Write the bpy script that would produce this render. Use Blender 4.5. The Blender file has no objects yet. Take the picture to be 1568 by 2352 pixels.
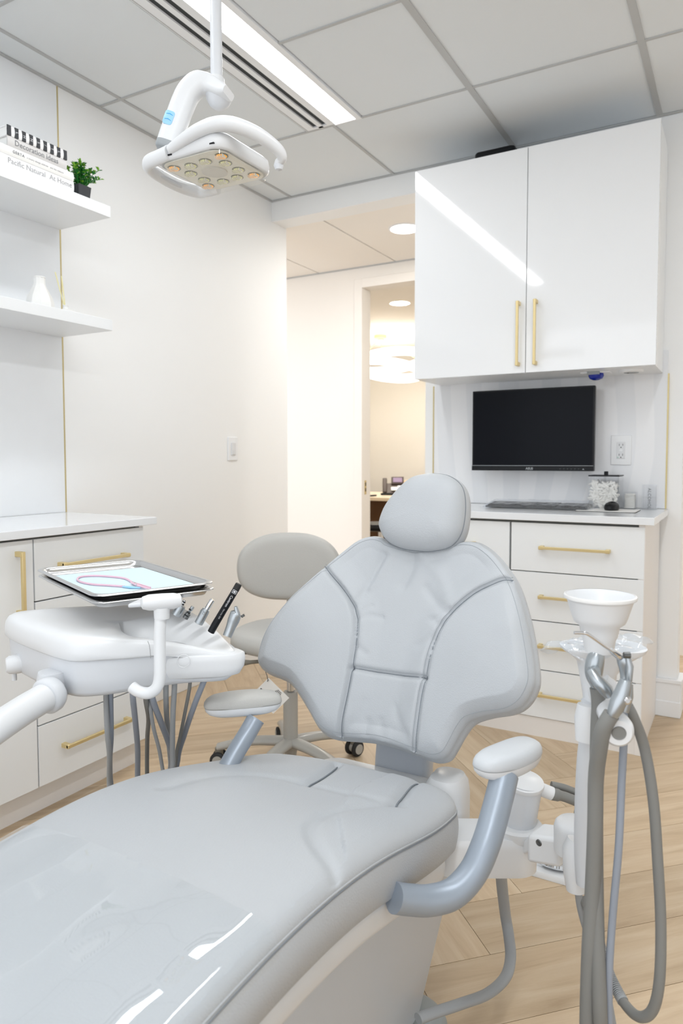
import bpy, bmesh, math, random
import numpy as np
from mathutils import Vector, Matrix, noise

PI = math.pi
SC = bpy.context.scene
COL = SC.collection
random.seed(7)

# ------------------------------------------------------------------ camera
FPX, YAW, PIT, ROL, CX, CY, EYE = 1625.4, .5179, .0534, -.001, 784, 1142.5, 1.13
_d = np.array([-math.sin(YAW)*math.cos(PIT), math.cos(YAW)*math.cos(PIT), -math.sin(PIT)])
_r = np.array([math.cos(YAW), math.sin(YAW), 0.0])
_u = np.cross(_r, _d)
_r, _u = math.cos(ROL)*_r + math.sin(ROL)*_u, -math.sin(ROL)*_r + math.cos(ROL)*_u
RM = np.array([_r, _u, _d])
EY = np.array([0, 0, EYE])
cam_d = bpy.data.cameras.new('camera')
cam = bpy.data.objects.new('camera', cam_d)
COL.objects.link(cam)
cam.matrix_world = Matrix(((_r[0], _u[0], -_d[0], 0), (_r[1], _u[1], -_d[1], 0), (_r[2], _u[2], -_d[2], EYE), (0, 0, 0, 1)))
cam_d.sensor_width = 36
cam_d.sensor_fit = 'AUTO'
cam_d.lens = FPX/2352*36
cam_d.shift_x = 0
cam_d.shift_y = -(1176-CY)/2352
cam_d.dof.use_dof = True
cam_d.dof.focus_distance = 1.52
cam_d.dof.aperture_fstop = 5.6
cam_d.clip_start = .02
cam_d.clip_end = 60
SC.camera = cam

# ------------------------------------------------------------------ world, exposure
W = bpy.data.worlds.new('world')
SC.world = W
W.use_nodes = True
W.node_tree.nodes['Background'].inputs[0].default_value = (.93, .96, 1.0, 1)
W.node_tree.nodes['Background'].inputs[1].default_value = 1.65
SC.view_settings.view_transform = 'Standard'
SC.view_settings.look = 'None'
SC.view_settings.gamma = 1
SC.view_settings.use_curve_mapping = False
SC.view_settings.exposure = 0.2
SC.cycles.max_bounces = 9
STRIP_E, DOWN_E, RING_E = 10.0, 12.0, 5.0


def area(name, loc, sx, sy, power, colr, rot=(0, 0, 0)):
    l = bpy.data.lights.new(name, 'AREA')
    l.shape = 'RECTANGLE'
    l.size, l.size_y, l.energy, l.color = sx, sy, power, colr
    o = bpy.data.objects.new(name, l)
    o.location, o.rotation_euler = loc, rot
    COL.objects.link(o)
    return o


# the fluorescent strip in the ceiling, and the warm lamps of the corridor and the far office
area('strip_light_lamp', (-1.536, 1.43, 2.582), .095, 2.55, 4, (.95, .98, 1))
area('strip_light_lamp', (0, .1, 2.580), .095, 3.4, 17, (.95, .98, 1))
area('corridor_lamp', (-1.75, 3.86, 2.46), .14, .14, 6.5, (1, .97, .93))
area('corridor_lamp', (-.2, 4.0, 2.46), .14, .14, 10, (1, .97, .93))
area('corridor_lamp', (-4.1, 4.0, 2.46), .14, .14, 8, (1, .97, .93))
area('office_lamp', (-2.634, 5.65, 2.44), .3, .3, 8, (1, .97, .93))
area('office_lamp', (-3.3, 7.0, 2.05), .5, .5, 8, (1, .97, .93))


def P(x, y, d):
    """world point seen at photograph pixel (x, y), d metres along the view axis"""
    return tuple(EY + RM.T @ np.array([(x-CX)/FPX*d, -(y-CY)/FPX*d, d]))


def PL(x, y, ax, val):
    """world point where the sight line of pixel (x, y) meets the plane ax = val"""
    q = RM.T @ np.array([(x-CX)/FPX, -(y-CY)/FPX, 1.0])
    i = 'XYZ'.index(ax)
    return tuple(EY + (val-EY[i])/q[i]*q)


# ------------------------------------------------------------------ materials
def lin(c):
    return tuple(((v/255)/12.92 if v/255 <= .04045 else ((v/255+.055)/1.055)**2.4) for v in c)


def mat(name, c, rough=.5, metal=0.0, spec=.5, bump=0.0, bscale=60.0, coat=0.0, emit=None, estr=0.0, trans=0.0, ior=1.45, alpha=1.0, var=0.0, vscale=6.0, detail=3.0):
    m = bpy.data.materials.new(name)
    m.use_nodes = True
    nt = m.node_tree
    b = nt.nodes['Principled BSDF']
    L = lin(c)
    b.inputs['Base Color'].default_value = (*L, 1)
    b.inputs['Roughness'].default_value = rough
    b.inputs['Metallic'].default_value = metal
    b.inputs['Specular IOR Level'].default_value = spec
    b.inputs['IOR'].default_value = ior
    b.inputs['Coat Weight'].default_value = coat
    b.inputs['Coat Roughness'].default_value = .03
    b.inputs['Transmission Weight'].default_value = trans
    b.inputs['Alpha'].default_value = alpha
    if emit:
        b.inputs['Emission Color'].default_value = (*emit, 1)
        b.inputs['Emission Strength'].default_value = estr
    tc = None
    if bump > 0 or var > 0:
        tc = nt.nodes.new('ShaderNodeTexCoord')
    if bump > 0:
        n = nt.nodes.new('ShaderNodeTexNoise')
        n.inputs['Scale'].default_value = bscale
        n.inputs['Detail'].default_value = detail
        bp = nt.nodes.new('ShaderNodeBump')
        bp.inputs['Strength'].default_value = bump
        bp.inputs['Distance'].default_value = .002
        nt.links.new(tc.outputs['Object'], n.inputs['Vector'])
        nt.links.new(n.outputs['Fac'], bp.inputs['Height'])
        nt.links.new(bp.outputs['Normal'], b.inputs['Normal'])
    if var > 0:
        n = nt.nodes.new('ShaderNodeTexNoise')
        n.inputs['Scale'].default_value = vscale
        n.inputs['Detail'].default_value = 4
        r = nt.nodes.new('ShaderNodeMix')
        r.data_type = 'RGBA'
        r.inputs[6].default_value = (*[v*(1-var) for v in L], 1)
        r.inputs[7].default_value = (*[min(1, v*(1+var)) for v in L], 1)
        nt.links.new(tc.outputs['Object'], n.inputs['Vector'])
        nt.links.new(n.outputs['Fac'], r.inputs[0])
        nt.links.new(r.outputs[2], b.inputs['Base Color'])
    return m


M = {}
M['wall'] = mat('wall_paint', (248, 249, 249), .55, bump=.05, bscale=220)
M['wall_warm'] = mat('wall_paint_corridor', (246, 242, 236), .6, bump=.05, bscale=220)
M['office_wall'] = mat('office_wall_paint', (247, 244, 238), .6, bump=.05, bscale=220)
M['tile'] = mat('ceiling_tile_board', (232, 237, 240), .8, bump=.12, bscale=400)
M['grid'] = mat('ceiling_grid_metal', (190, 192, 192), .5, bump=.02, bscale=50)
M['tileW'] = mat('corridor_tile_board', (250, 246, 240), .8, bump=.12, bscale=400)
M['trimw'] = mat('white_trim_paint', (243, 245, 247), .4, bump=.02, bscale=90)
M['brass'] = mat('brushed_brass', (224, 204, 152), .34, metal=.6, bump=.05, bscale=300)
M['brass2'] = mat('brass_strip', (206, 190, 140), .4, metal=.5, bump=.03, bscale=300)
M['gloss'] = mat('gloss_lacquer', (244, 246, 248), .06, spec=.6, coat=.6, bump=.004, bscale=3)
M['lacq'] = mat('satin_lacquer', (243, 246, 248), .3, bump=.01, bscale=60)
M['carc'] = mat('cabinet_carcass', (120, 120, 116), .6, bump=.02, bscale=60)
M['side'] = mat('cabinet_side_panel', (241, 238, 235), .35, bump=.01, bscale=60)
M['quartz'] = mat('white_quartz', (240, 243, 246), .13, spec=.55, var=.015, vscale=14)
M['leather'] = mat('grey_upholstery', (186, 190, 194), .42, spec=.42, bump=.35, bscale=420, var=.012, vscale=9)
M['stitch'] = mat('stitch_thread', (165, 170, 175), .7, bump=.2, bscale=900)
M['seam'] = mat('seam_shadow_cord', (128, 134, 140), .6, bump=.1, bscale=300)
M['leatherw'] = mat('taupe_upholstery', (192, 191, 187), .45, spec=.4, bump=.3, bscale=420)
M['plas'] = mat('white_plastic', (228, 230, 232), .28, bump=.01, bscale=120)
M['plasg'] = mat('pale_grey_plastic', (216, 219, 223), .33, bump=.01, bscale=120)
M['plasd'] = mat('mid_grey_plastic', (160, 165, 168), .45, bump=.03, bscale=150)
M['padc'] = mat('pale_pad_skin', (204, 208, 212), .42, spec=.4, bump=.1, bscale=300)
M['post'] = mat('painted_back_post', (192, 198, 206), .35, bump=.02, bscale=200)
M['pedw'] = mat('pedestal_cover', (206, 211, 217), .3, bump=.01, bscale=100)
M['tubem'] = mat('painted_steel_tube', (160, 170, 182), .38, metal=.35, bump=.02, bscale=200)
M['hose'] = mat('grey_silicone_hose', (158, 161, 163), .42, spec=.4, bump=.02, bscale=150)
M['hosed'] = mat('dark_grey_hose', (132, 132, 129), .5, spec=.35, bump=.02, bscale=150)
M['hoseb'] = mat('blue_grey_hose', (150, 157, 168), .4, spec=.4, bump=.02, bscale=150)
M['steel'] = mat('polished_steel', (214, 214, 214), .24, metal=1.0, bump=.01, bscale=40)
M['alu'] = mat('satin_aluminium', (176, 182, 186), .3, metal=.85, bump=.04, bscale=200)
M['chrome'] = mat('chrome', (225, 227, 230), .05, metal=1.0, bump=.003, bscale=20)
M['black'] = mat('black_plastic', (20, 22, 26), .38, spec=.3, bump=.02, bscale=150)
M['screen'] = mat('screen_glass', (9, 12, 20), .16, spec=.12, bump=.002, bscale=10)
M['rubber'] = mat('black_rubber', (38, 38, 39), .6, bump=.05, bscale=200)
M['stool'] = mat('stool_grey_enamel', (176, 174, 168), .22, bump=.01, bscale=60)
M['stoold'] = mat('stool_lever_grey', (128, 124, 114), .45, bump=.03, bscale=100)
M['paper'] = mat('white_paper', (240, 240, 238), .8, bump=.02, bscale=300)
M['napkin'] = mat('pale_blue_napkin', (216, 236, 245), .8, bump=.1, bscale=300)
M['pink'] = mat('pink_silicone', (232, 190, 208), .4, bump=.02, bscale=100)
M['ink'] = mat('grey_ink', (120, 122, 126), .7, bump=.01, bscale=300)
M['inkd'] = mat('dark_ink', (60, 62, 66), .7, bump=.01, bscale=300)
M['inkl'] = mat('light_ink', (172, 172, 174), .7, bump=.01, bscale=300)
M['inkw'] = mat('white_ink', (222, 224, 228), .6, bump=.01, bscale=300)
M['blue'] = mat('blue_translucent_plastic', (90, 180, 235), .25, bump=.01, bscale=60)
M['bluep'] = mat('pale_blue_button', (160, 212, 244), .3, bump=.01, bscale=60)
M['navy'] = mat('cobalt_sensor', (12, 38, 150), .25, bump=.01, bscale=60)
M['amber'] = mat('amber_led', (245, 170, 40), .3, emit=lin((255, 165, 20)), estr=.45)
M['lens'] = mat('pale_led_lens', (222, 222, 160), .2, emit=lin((235, 232, 170)), estr=.16)
M['ledwell'] = mat('led_reflector_cup', (150, 152, 140), .25, metal=.6, bump=.02, bscale=90)
M['panel'] = mat('lamp_reflector_board', (240, 238, 228), .5, bump=.02, bscale=90)
M['frost'] = mat('frosted_disc', (214, 212, 204), .5, bump=.05, bscale=300)
M['pot'] = mat('black_pot', (56, 58, 62), .6, bump=.05, bscale=90)
M['leafa'] = mat('dark_leaf', (28, 116, 34), .45, bump=.05, bscale=200, var=.2, vscale=40)
M['leafb'] = mat('light_leaf', (120, 178, 46), .45, bump=.05, bscale=200, var=.2, vscale=40)
M['reed'] = mat('pale_reed', (232, 226, 178), .7, bump=.05, bscale=200)
M['ceram'] = mat('white_ceramic', (234, 234, 232), .35, bump=.01, bscale=60)
M['cotton'] = mat('cotton', (240, 238, 232), .95, bump=.5, bscale=500)
M['brown'] = mat('walnut_panel', (112, 82, 54), .5, var=.25, vscale=12, bump=.05, bscale=80)
M['desk'] = mat('cream_desk_top', (244, 228, 202), .35, bump=.01, bscale=60)
M['phone'] = mat('phone_plastic', (84, 72, 66), .45, bump=.02, bscale=100)
M['phones'] = mat('phone_screen', (150, 132, 160), .3, emit=lin((150, 130, 165)), estr=.2)
M['strip'] = mat('strip_diffuser', (255, 255, 255), .5, emit=(.97, .985, 1), estr=STRIP_E)
M['downl'] = mat('downlight_diffuser', (255, 250, 240), .5, emit=(1, .96, .9), estr=DOWN_E)
M['ringl'] = mat('ring_tube_diffuser', (255, 250, 240), .5, emit=(1, .95, .87), estr=RING_E)
M['slot'] = mat('dark_air_slot', (60, 64, 66), .7, bump=.02, bscale=60)
M['base'] = mat('grey_base_cover', (156, 162, 163), .45, bump=.02, bscale=80)
M['screw'] = mat('screw_head', (110, 112, 112), .3, metal=.8, bump=.02, bscale=90)


def glassy(name, tint, glossf, rough=.04, tintd=0.0, bump=0.0, bscale=20.0):
    """clear film or acrylic: see-through with a surface reflection"""
    m = bpy.data.materials.new(name)
    m.use_nodes = True
    nt = m.node_tree
    nt.nodes.remove(nt.nodes['Principled BSDF'])
    out = nt.nodes['Material Output']
    t = nt.nodes.new('ShaderNodeBsdfTransparent')
    t.inputs[0].default_value = (*tint, 1)
    g = nt.nodes.new('ShaderNodeBsdfGlossy')
    g.inputs['Roughness'].default_value = rough
    g.inputs[0].default_value = (1, 1, 1, 1)
    f = nt.nodes.new('ShaderNodeFresnel')
    f.inputs['IOR'].default_value = glossf
    mx = nt.nodes.new('ShaderNodeMixShader')
    ge = nt.nodes.new('ShaderNodeNewGeometry')
    iv = nt.nodes.new('ShaderNodeMath')
    iv.operation = 'SUBTRACT'
    iv.inputs[0].default_value = 1
    ml = nt.nodes.new('ShaderNodeMath')
    ml.operation = 'MULTIPLY'
    nt.links.new(ge.outputs['Backfacing'], iv.inputs[1])
    nt.links.new(iv.outputs[0], ml.inputs[0])
    nt.links.new(f.outputs[0], ml.inputs[1])
    nt.links.new(ml.outputs[0], mx.inputs[0])
    nt.links.new(t.outputs[0], mx.inputs[1])
    nt.links.new(g.outputs[0], mx.inputs[2])
    last = mx
    if tintd > 0:
        d = nt.nodes.new('ShaderNodeBsdfDiffuse')
        d.inputs[0].default_value = (.85, .88, .92, 1)
        m2 = nt.nodes.new('ShaderNodeMixShader')
        m2.inputs[0].default_value = tintd
        nt.links.new(mx.outputs[0], m2.inputs[1])
        nt.links.new(d.outputs[0], m2.inputs[2])
        last = m2
    tc = nt.nodes.new('ShaderNodeTexCoord')
    n = nt.nodes.new('ShaderNodeTexNoise')
    n.inputs['Scale'].default_value = bscale
    bp = nt.nodes.new('ShaderNodeBump')
    bp.inputs['Strength'].default_value = max(bump, .01)
    bp.inputs['Distance'].default_value = .004
    nt.links.new(tc.outputs['Object'], n.inputs['Vector'])
    nt.links.new(n.outputs['Fac'], bp.inputs['Height'])
    nt.links.new(bp.outputs['Normal'], g.inputs['Normal'])
    nt.links.new(bp.outputs['Normal'], f.inputs['Normal'])
    nt.links.new(last.outputs[0], out.inputs[0])
    return m


M['film'] = glassy('clear_plastic_cover', (.975, .985, .99), 1.6, .025, tintd=.0, bump=.06, bscale=14)
M['acry'] = glassy('clear_acrylic', (.985, .988, .992), 1.45, .02, tintd=.06)
M['lensc'] = glassy('clear_lamp_lens', (.97, .97, .96), 1.45, .04, bump=.02)
M['wrap'] = glassy('crinkled_clear_wrap', (.92, .94, .96), 1.6, .12, tintd=.22, bump=.9, bscale=45)
M['filmk'] = glassy('keyboard_cover_film', (.9, .92, .95), 1.5, .08, tintd=.12, bump=.7, bscale=30)


def wood():
    m = bpy.data.materials.new('pale_oak_plank')
    m.use_nodes = True
    nt = m.node_tree
    b = nt.nodes['Principled BSDF']
    b.inputs['Roughness'].default_value = .42
    b.inputs['Specular IOR Level'].default_value = .35
    tc = nt.nodes.new('ShaderNodeTexCoord')
    oi = nt.nodes.new('ShaderNodeObjectInfo')
    mp = nt.nodes.new('ShaderNodeMapping')
    mp.inputs['Scale'].default_value = (1.6, 16, 1)
    ad = nt.nodes.new('ShaderNodeVectorMath')
    ad.operation = 'ADD'
    mu = nt.nodes.new('ShaderNodeMath')
    mu.operation = 'MULTIPLY'
    mu.inputs[1].default_value = 37
    cb = nt.nodes.new('ShaderNodeCombineXYZ')
    nt.links.new(oi.outputs['Random'], mu.inputs[0])
    nt.links.new(mu.outputs[0], cb.inputs[0])
    nt.links.new(mu.outputs[0], cb.inputs[1])
    nt.links.new(tc.outputs['Object'], mp.inputs[0])
    nt.links.new(mp.outputs[0], ad.inputs[0])
    nt.links.new(cb.outputs[0], ad.inputs[1])
    n1 = nt.nodes.new('ShaderNodeTexNoise')
    n1.inputs['Scale'].default_value = 1.6
    n1.inputs['Detail'].default_value = 8
    n1.inputs['Roughness'].default_value = .62
    n1.inputs['Distortion'].default_value = .6
    nt.links.new(ad.outputs[0], n1.inputs['Vector'])
    cr = nt.nodes.new('ShaderNodeValToRGB')
    e = cr.color_ramp.elements
    e[0].position, e[0].color = .30, (*lin((184, 160, 130)), 1)
    e[1].position, e[1].color = .66, (*lin((210, 190, 162)), 1)
    k = e.new(.48)
    k.color = (*lin((200, 177, 147)), 1)
    nt.links.new(n1.outputs['Fac'], cr.inputs[0])
    hs = nt.nodes.new('ShaderNodeHueSaturation')
    mr = nt.nodes.new('ShaderNodeMapRange')
    mr.inputs[3].default_value = .88
    mr.inputs[4].default_value = 1.10
    nt.links.new(oi.outputs['Random'], mr.inputs[0])
    nt.links.new(mr.outputs[0], hs.inputs['Value'])
    nt.links.new(cr.outputs[0], hs.inputs['Color'])
    nt.links.new(hs.outputs[0], b.inputs['Base Color'])
    bp = nt.nodes.new('ShaderNodeBump')
    bp.inputs['Strength'].default_value = .12
    bp.inputs['Distance'].default_value = .001
    nt.links.new(n1.outputs['Fac'], bp.inputs['Height'])
    nt.links.new(bp.outputs['Normal'], b.inputs['Normal'])
    return m


M['wood'] = wood()
M['joint'] = mat('floor_joint', (150, 124, 94), .8, bump=.1, bscale=60)


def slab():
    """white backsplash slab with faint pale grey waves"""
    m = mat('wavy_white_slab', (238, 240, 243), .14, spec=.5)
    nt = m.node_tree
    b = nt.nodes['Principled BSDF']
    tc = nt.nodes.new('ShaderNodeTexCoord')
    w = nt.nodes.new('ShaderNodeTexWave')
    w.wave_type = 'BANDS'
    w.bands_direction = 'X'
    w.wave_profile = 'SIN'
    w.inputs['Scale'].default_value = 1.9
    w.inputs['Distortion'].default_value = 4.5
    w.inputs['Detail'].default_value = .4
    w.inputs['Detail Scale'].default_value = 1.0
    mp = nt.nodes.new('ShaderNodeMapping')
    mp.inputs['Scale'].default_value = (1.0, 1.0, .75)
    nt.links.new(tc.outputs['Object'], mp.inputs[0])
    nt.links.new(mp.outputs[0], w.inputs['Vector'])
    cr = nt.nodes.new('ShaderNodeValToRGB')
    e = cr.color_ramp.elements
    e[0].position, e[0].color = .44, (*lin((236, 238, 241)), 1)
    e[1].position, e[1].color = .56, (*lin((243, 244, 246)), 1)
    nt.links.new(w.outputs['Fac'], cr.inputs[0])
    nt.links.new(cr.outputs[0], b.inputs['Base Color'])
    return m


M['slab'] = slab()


# ------------------------------------------------------------------ mesh helpers
class MB:
    def __init__(s):
        s.v, s.f = [], []

    def add(s, v, f):
        n = len(s.v)
        s.v += [tuple(p) for p in v]
        s.f += [tuple(i+n for i in q) for q in f]
        return s

    def box(s, x0, x1, y0, y1, z0, z1):
        v = [(x, y, z) for x in (x0, x1) for y in (y0, y1) for z in (z0, z1)]
        return s.add(v, [(0, 1, 3, 2), (4, 6, 7, 5), (0, 4, 5, 1), (2, 3, 7, 6), (0, 2, 6, 4), (1, 5, 7, 3)])

    def obox(s, c, ax, ay, az):
        """box centred at c with half-axis vectors"""
        c, ax, ay, az = map(Vector, (c, ax, ay, az))
        v = [c+i*ax+j*ay+k*az for i in (-1, 1) for j in (-1, 1) for k in (-1, 1)]
        return s.add(v, [(0, 1, 3, 2), (4, 6, 7, 5), (0, 4, 5, 1), (2, 3, 7, 6), (0, 2, 6, 4), (1, 5, 7, 3)])

    def loft(s, rings, cap=True, closed=True):
        n = len(rings[0])
        v = [p for r in rings for p in r]
        f = []
        for i in range(len(rings)-1):
            for j in range(n if closed else n-1):
                k = (j+1) % n
                f.append((i*n+j, i*n+k, (i+1)*n+k, (i+1)*n+j))
        if cap:
            f.append(tuple(reversed(range(n))))
            f.append(tuple((len(rings)-1)*n+j for j in range(n)))
        return s.add(v, f)

    def tube(s, pts, r, seg=12, cap=True, flat=1.0, up=None):
        """sweep a circle (or ellipse: flat) along points; r scalar or list"""
        pts = [Vector(p) for p in pts]
        n = len(pts)
        rs = r if isinstance(r, (list, tuple)) else [r]*n
        rings = []
        t0 = (pts[1]-pts[0]).normalized()
        nrm = Vector(up) if up else (Vector((0, 0, 1)) if abs(t0.z) < .9 else Vector((1, 0, 0)))
        nrm = (nrm - t0*nrm.dot(t0)).normalized()
        for i, p in enumerate(pts):
            t = (pts[min(i+1, n-1)]-pts[max(i-1, 0)]).normalized()
            nrm = (nrm - t*nrm.dot(t)).normalized()
            bi = t.cross(nrm)
            rings.append([p + (nrm*math.cos(a)*flat + bi*math.sin(a))*rs[i] for a in [2*PI*k/seg for k in range(seg)]])
        return s.loft(rings, cap)

    def cyl(s, a, b, r, r2=None, seg=24):
        return s.tube([a, b], [r, r if r2 is None else r2], seg)

    def lathe(s, c, prof, seg=32, axis=(0, 0, 1), cap=True):
        """prof: list of (radius, height) along axis from c"""
        ax = Vector(axis).normalized()
        n1 = ax.cross(Vector((0, 0, 1)) if abs(ax.z) < .9 else Vector((1, 0, 0))).normalized()
        n2 = ax.cross(n1)
        c = Vector(c)
        rings = [[c + ax*h + (n1*math.cos(a)+n2*math.sin(a))*max(r, 1e-5) for a in [2*PI*k/seg for k in range(seg)]] for r, h in prof]
        return s.loft(rings, cap)

    def bm(s):
        me = bpy.data.meshes.new('m')
        me.from_pydata(s.v, [], s.f)
        b = bmesh.new()
        b.from_mesh(me)
        bmesh.ops.recalc_face_normals(b, faces=b.faces)
        b.to_mesh(me)
        b.free()
        return me

    def build(s, name, material, parent=None, bevel=0.0, bseg=3, smooth=True, sub=0, angle=40):
        me = s.bm()
        return finish(me, name, material, parent, bevel, bseg, smooth, sub, angle)


def finish(me, name, material, parent=None, bevel=0.0, bseg=3, smooth=True, sub=0, angle=40):
    me.name = name
    me.materials.append(M[material] if isinstance(material, str) else material)
    o = bpy.data.objects.new(name, me)
    COL.objects.link(o)
    if parent is not None:
        o.parent = parent
        off = wloc(parent)
        me.transform(Matrix.Translation(-off))
    if smooth:
        me.polygons.foreach_set('use_smooth', [True]*len(me.polygons))
    if bevel > 0:
        b = o.modifiers.new('bevel', 'BEVEL')
        b.width, b.segments, b.limit_method, b.angle_limit = bevel, bseg, 'ANGLE', math.radians(35)
        b.harden_normals = False
    if sub:
        q = o.modifiers.new('sub', 'SUBSURF')
        q.levels = q.render_levels = sub
    if smooth and not sub:
        me.set_sharp_from_angle(angle=math.radians(angle))
    return o


def wloc(o):
    v = Vector((0, 0, 0))
    while o is not None:
        v = v + o.location
        o = o.parent
    return v


def tag(o, label, cat, group=None, kind=None):
    o['label'] = label
    o['category'] = cat
    if group:
        o['group'] = group
    if kind:
        o['kind'] = kind
    return o


def thing(name, label, cat, loc=(0, 0, 0), group=None):
    o = bpy.data.objects.new(name, None)
    o.empty_display_size = .05
    COL.objects.link(o)
    o.location = loc
    return tag(o, label, cat, group)


def struct(name, loc=None):
    o = bpy.data.objects.new(name, None)
    COL.objects.link(o)
    o['kind'] = 'structure'
    return o


def box(name, x0, x1, y0, y1, z0, z1, m, parent=None, bevel=0.0, **k):
    return MB().box(x0, x1, y0, y1, z0, z1).build(name, m, parent, bevel, **k)


def sbox(name, x0, x1, y0, y1, z0, z1, m, bevel=0.0):
    o = box(name, x0, x1, y0, y1, z0, z1, m, None, bevel)
    o['kind'] = 'structure'
    return o


def dup(o, parent=None, loc=None):
    c = o.copy()
    COL.objects.link(c)
    if parent is not None:
        c.parent = parent
    if loc is not None:
        c.location = loc
    for ch in [q for q in bpy.data.objects if q.parent == o]:
        dup(ch, c)
    return c


def spline(pts, n=8, closed=False):
    """Catmull-Rom through points"""
    p = [np.array(q, float) for q in pts]
    m = len(p)
    out = []
    rng = m if closed else m-1
    for i in range(rng):
        if closed:
            a, b, c, d = p[(i-1) % m], p[i], p[(i+1) % m], p[(i+2) % m]
        else:
            a, b, c, d = p[max(i-1, 0)], p[i], p[i+1], p[min(i+2, m-1)]
        for k in range(n):
            t = k/n
            out.append(.5*((2*b)+(c-a)*t+(2*a-5*b+4*c-d)*t*t+(3*b-a-3*c+d)*t**3))
    if not closed:
        out.append(p[-1])
    return [tuple(q) for q in out]


def rrect(hx, hy, r, n=6):
    """rounded rectangle outline"""
    out = []
    for cx, cy, a0 in ((hx-r, hy-r, 0), (-hx+r, hy-r, 90), (-hx+r, -hy+r, 180), (hx-r, -hy+r, 270)):
        for k in range(n+1):
            a = math.radians(a0+90*k/n)
            out.append((cx+r*math.cos(a), cy+r*math.sin(a)))
    return out


def chaikin(p, it=3, q=.25):
    for _ in range(it):
        o = []
        for i in range(len(p)):
            a, b = np.array(p[i]), np.array(p[(i+1) % len(p)])
            o += [tuple(a*(1-q)+b*q), tuple(a*q+b*(1-q))]
        p = o
    return p


def resample(p, N):
    q = np.array(list(p)+[p[0]], float)
    s = np.concatenate([[0], np.cumsum(np.linalg.norm(np.diff(q, axis=0), axis=1))])
    t = np.linspace(0, s[-1], N, endpoint=False)
    return np.stack([np.interp(t, s, q[:, i]) for i in range(q.shape[1])], 1)


def segdist(pt, poly, closed=False):
    """distance of points (n,2) to a polyline"""
    P0 = np.array(poly, float)
    P1 = np.roll(P0, -1, axis=0) if closed else P0[1:]
    if not closed:
        P0 = P0[:-1]
    d = P1-P0
    L = (d**2).sum(1)+1e-12
    w = pt[:, None, :]-P0[None]
    t = np.clip((w*d[None]).sum(2)/L[None], 0, 1)
    return np.sqrt(((w-t[..., None]*d[None])**2).sum(2)).min(1)


def pillow(name, outline, center, mapf, T, R, side, parent, material, grooves=(), extra=None, dome=0.0, domer=.15, N=220, MR=44, bulge=.006):
    """upholstered cushion: outline in (u, v), height profile over distance to the edge; returns object and its height function"""
    ol = resample(spline(outline, 6, True), N)
    c = np.array(center, float)

    def H(uv):
        uv = np.atleast_2d(np.array(uv, float))
        e = segdist(uv, ol, True)
        k = np.clip(e/R, 0, 1)
        h = T*np.sqrt(np.clip(1-(1-k)**3, 0, 1)) + dome*(1-(1-np.clip(e/domer, 0, 1))**2)
        for g, dep, wd in grooves:
            dd = segdist(uv, g)
            h = h - dep*np.exp(-(dd/wd)**2) * np.clip(e/.004, 0, 1)
        if extra is not None:
            h = h + extra(uv)*np.clip(e/.03, 0, 1)
        return h
    verts, faces = [], []
    ks = [1-(1-k/MR)**1.5 for k in range(1, MR+1)]
    verts.append(mapf(c[0], c[1], float(H(c)[0])))
    for r in ks:
        uv = c+(ol-c)*r
        hh = H(uv) if r < 1 else np.zeros(N)
        verts += [mapf(p[0], p[1], float(h)) for p, h in zip(uv, hh)]
    # side wall
    nb = 6
    dirs = ol-c
    dirs = dirs/np.linalg.norm(dirs, axis=1)[:, None]
    for k in range(1, nb+1):
        a = k/nb
        q = ol + dirs*bulge*math.sin(PI*a)
        verts += [mapf(p[0], p[1], -side*a) for p in q]
    for r in (.975, .9, .5):
        uv = c+(ol-c)*r
        verts += [mapf(p[0], p[1], -side-.006) for p in uv]
    nr = MR+nb+3
    for j in range(N):
        faces.append((0, 1+j, 1+(j+1) % N))
    for i in range(nr-1):
        a, b = 1+i*N, 1+(i+1)*N
        for j in range(N):
            k = (j+1) % N
            faces.append((a+j, b+j, b+k, a+k))
    faces.append(tuple(1+(nr-1)*N+j for j in range(N)))
    o = MB().add(verts, faces).build(name, material, parent, angle=75)
    return o, H, ol


def text(name, body, size, loc, mtx, material, parent, depth=.0006, align='LEFT', spacing=1.0, bold=0.0):
    """flat print: lettering as a thin mesh; mtx columns: text x axis, text y axis, normal"""
    cu = bpy.data.curves.new('t', 'FONT')
    cu.body, cu.size, cu.align_x, cu.space_character = body, size, align, spacing
    cu.extrude, cu.resolution_u, cu.offset = depth/2, 2, bold
    t = bpy.data.objects.new('t', cu)
    COL.objects.link(t)
    dg = bpy.context.evaluated_depsgraph_get()
    me = bpy.data.meshes.new_from_object(t.evaluated_get(dg))
    bpy.data.objects.remove(t)
    X, Y, Z = [Vector(a).normalized() for a in mtx]
    m4 = Matrix(((X.x, Y.x, Z.x, loc[0]), (X.y, Y.y, Z.y, loc[1]), (X.z, Y.z, Z.z, loc[2]), (0, 0, 0, 1)))
    me.transform(m4)
    me.materials.clear()
    return finish(me, name, material, parent, smooth=False)


def sheet(v, f, name, m, parent):
    """single-sided sheet whose faces all look upwards"""
    o = MB().add(v, f).build(name, m, parent, angle=80)
    me = o.data
    if sum(p.normal.z for p in me.polygons) < 0:
        me.flip_normals()
    return o

# ================================================================== SETTING
H = 2.59
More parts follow.
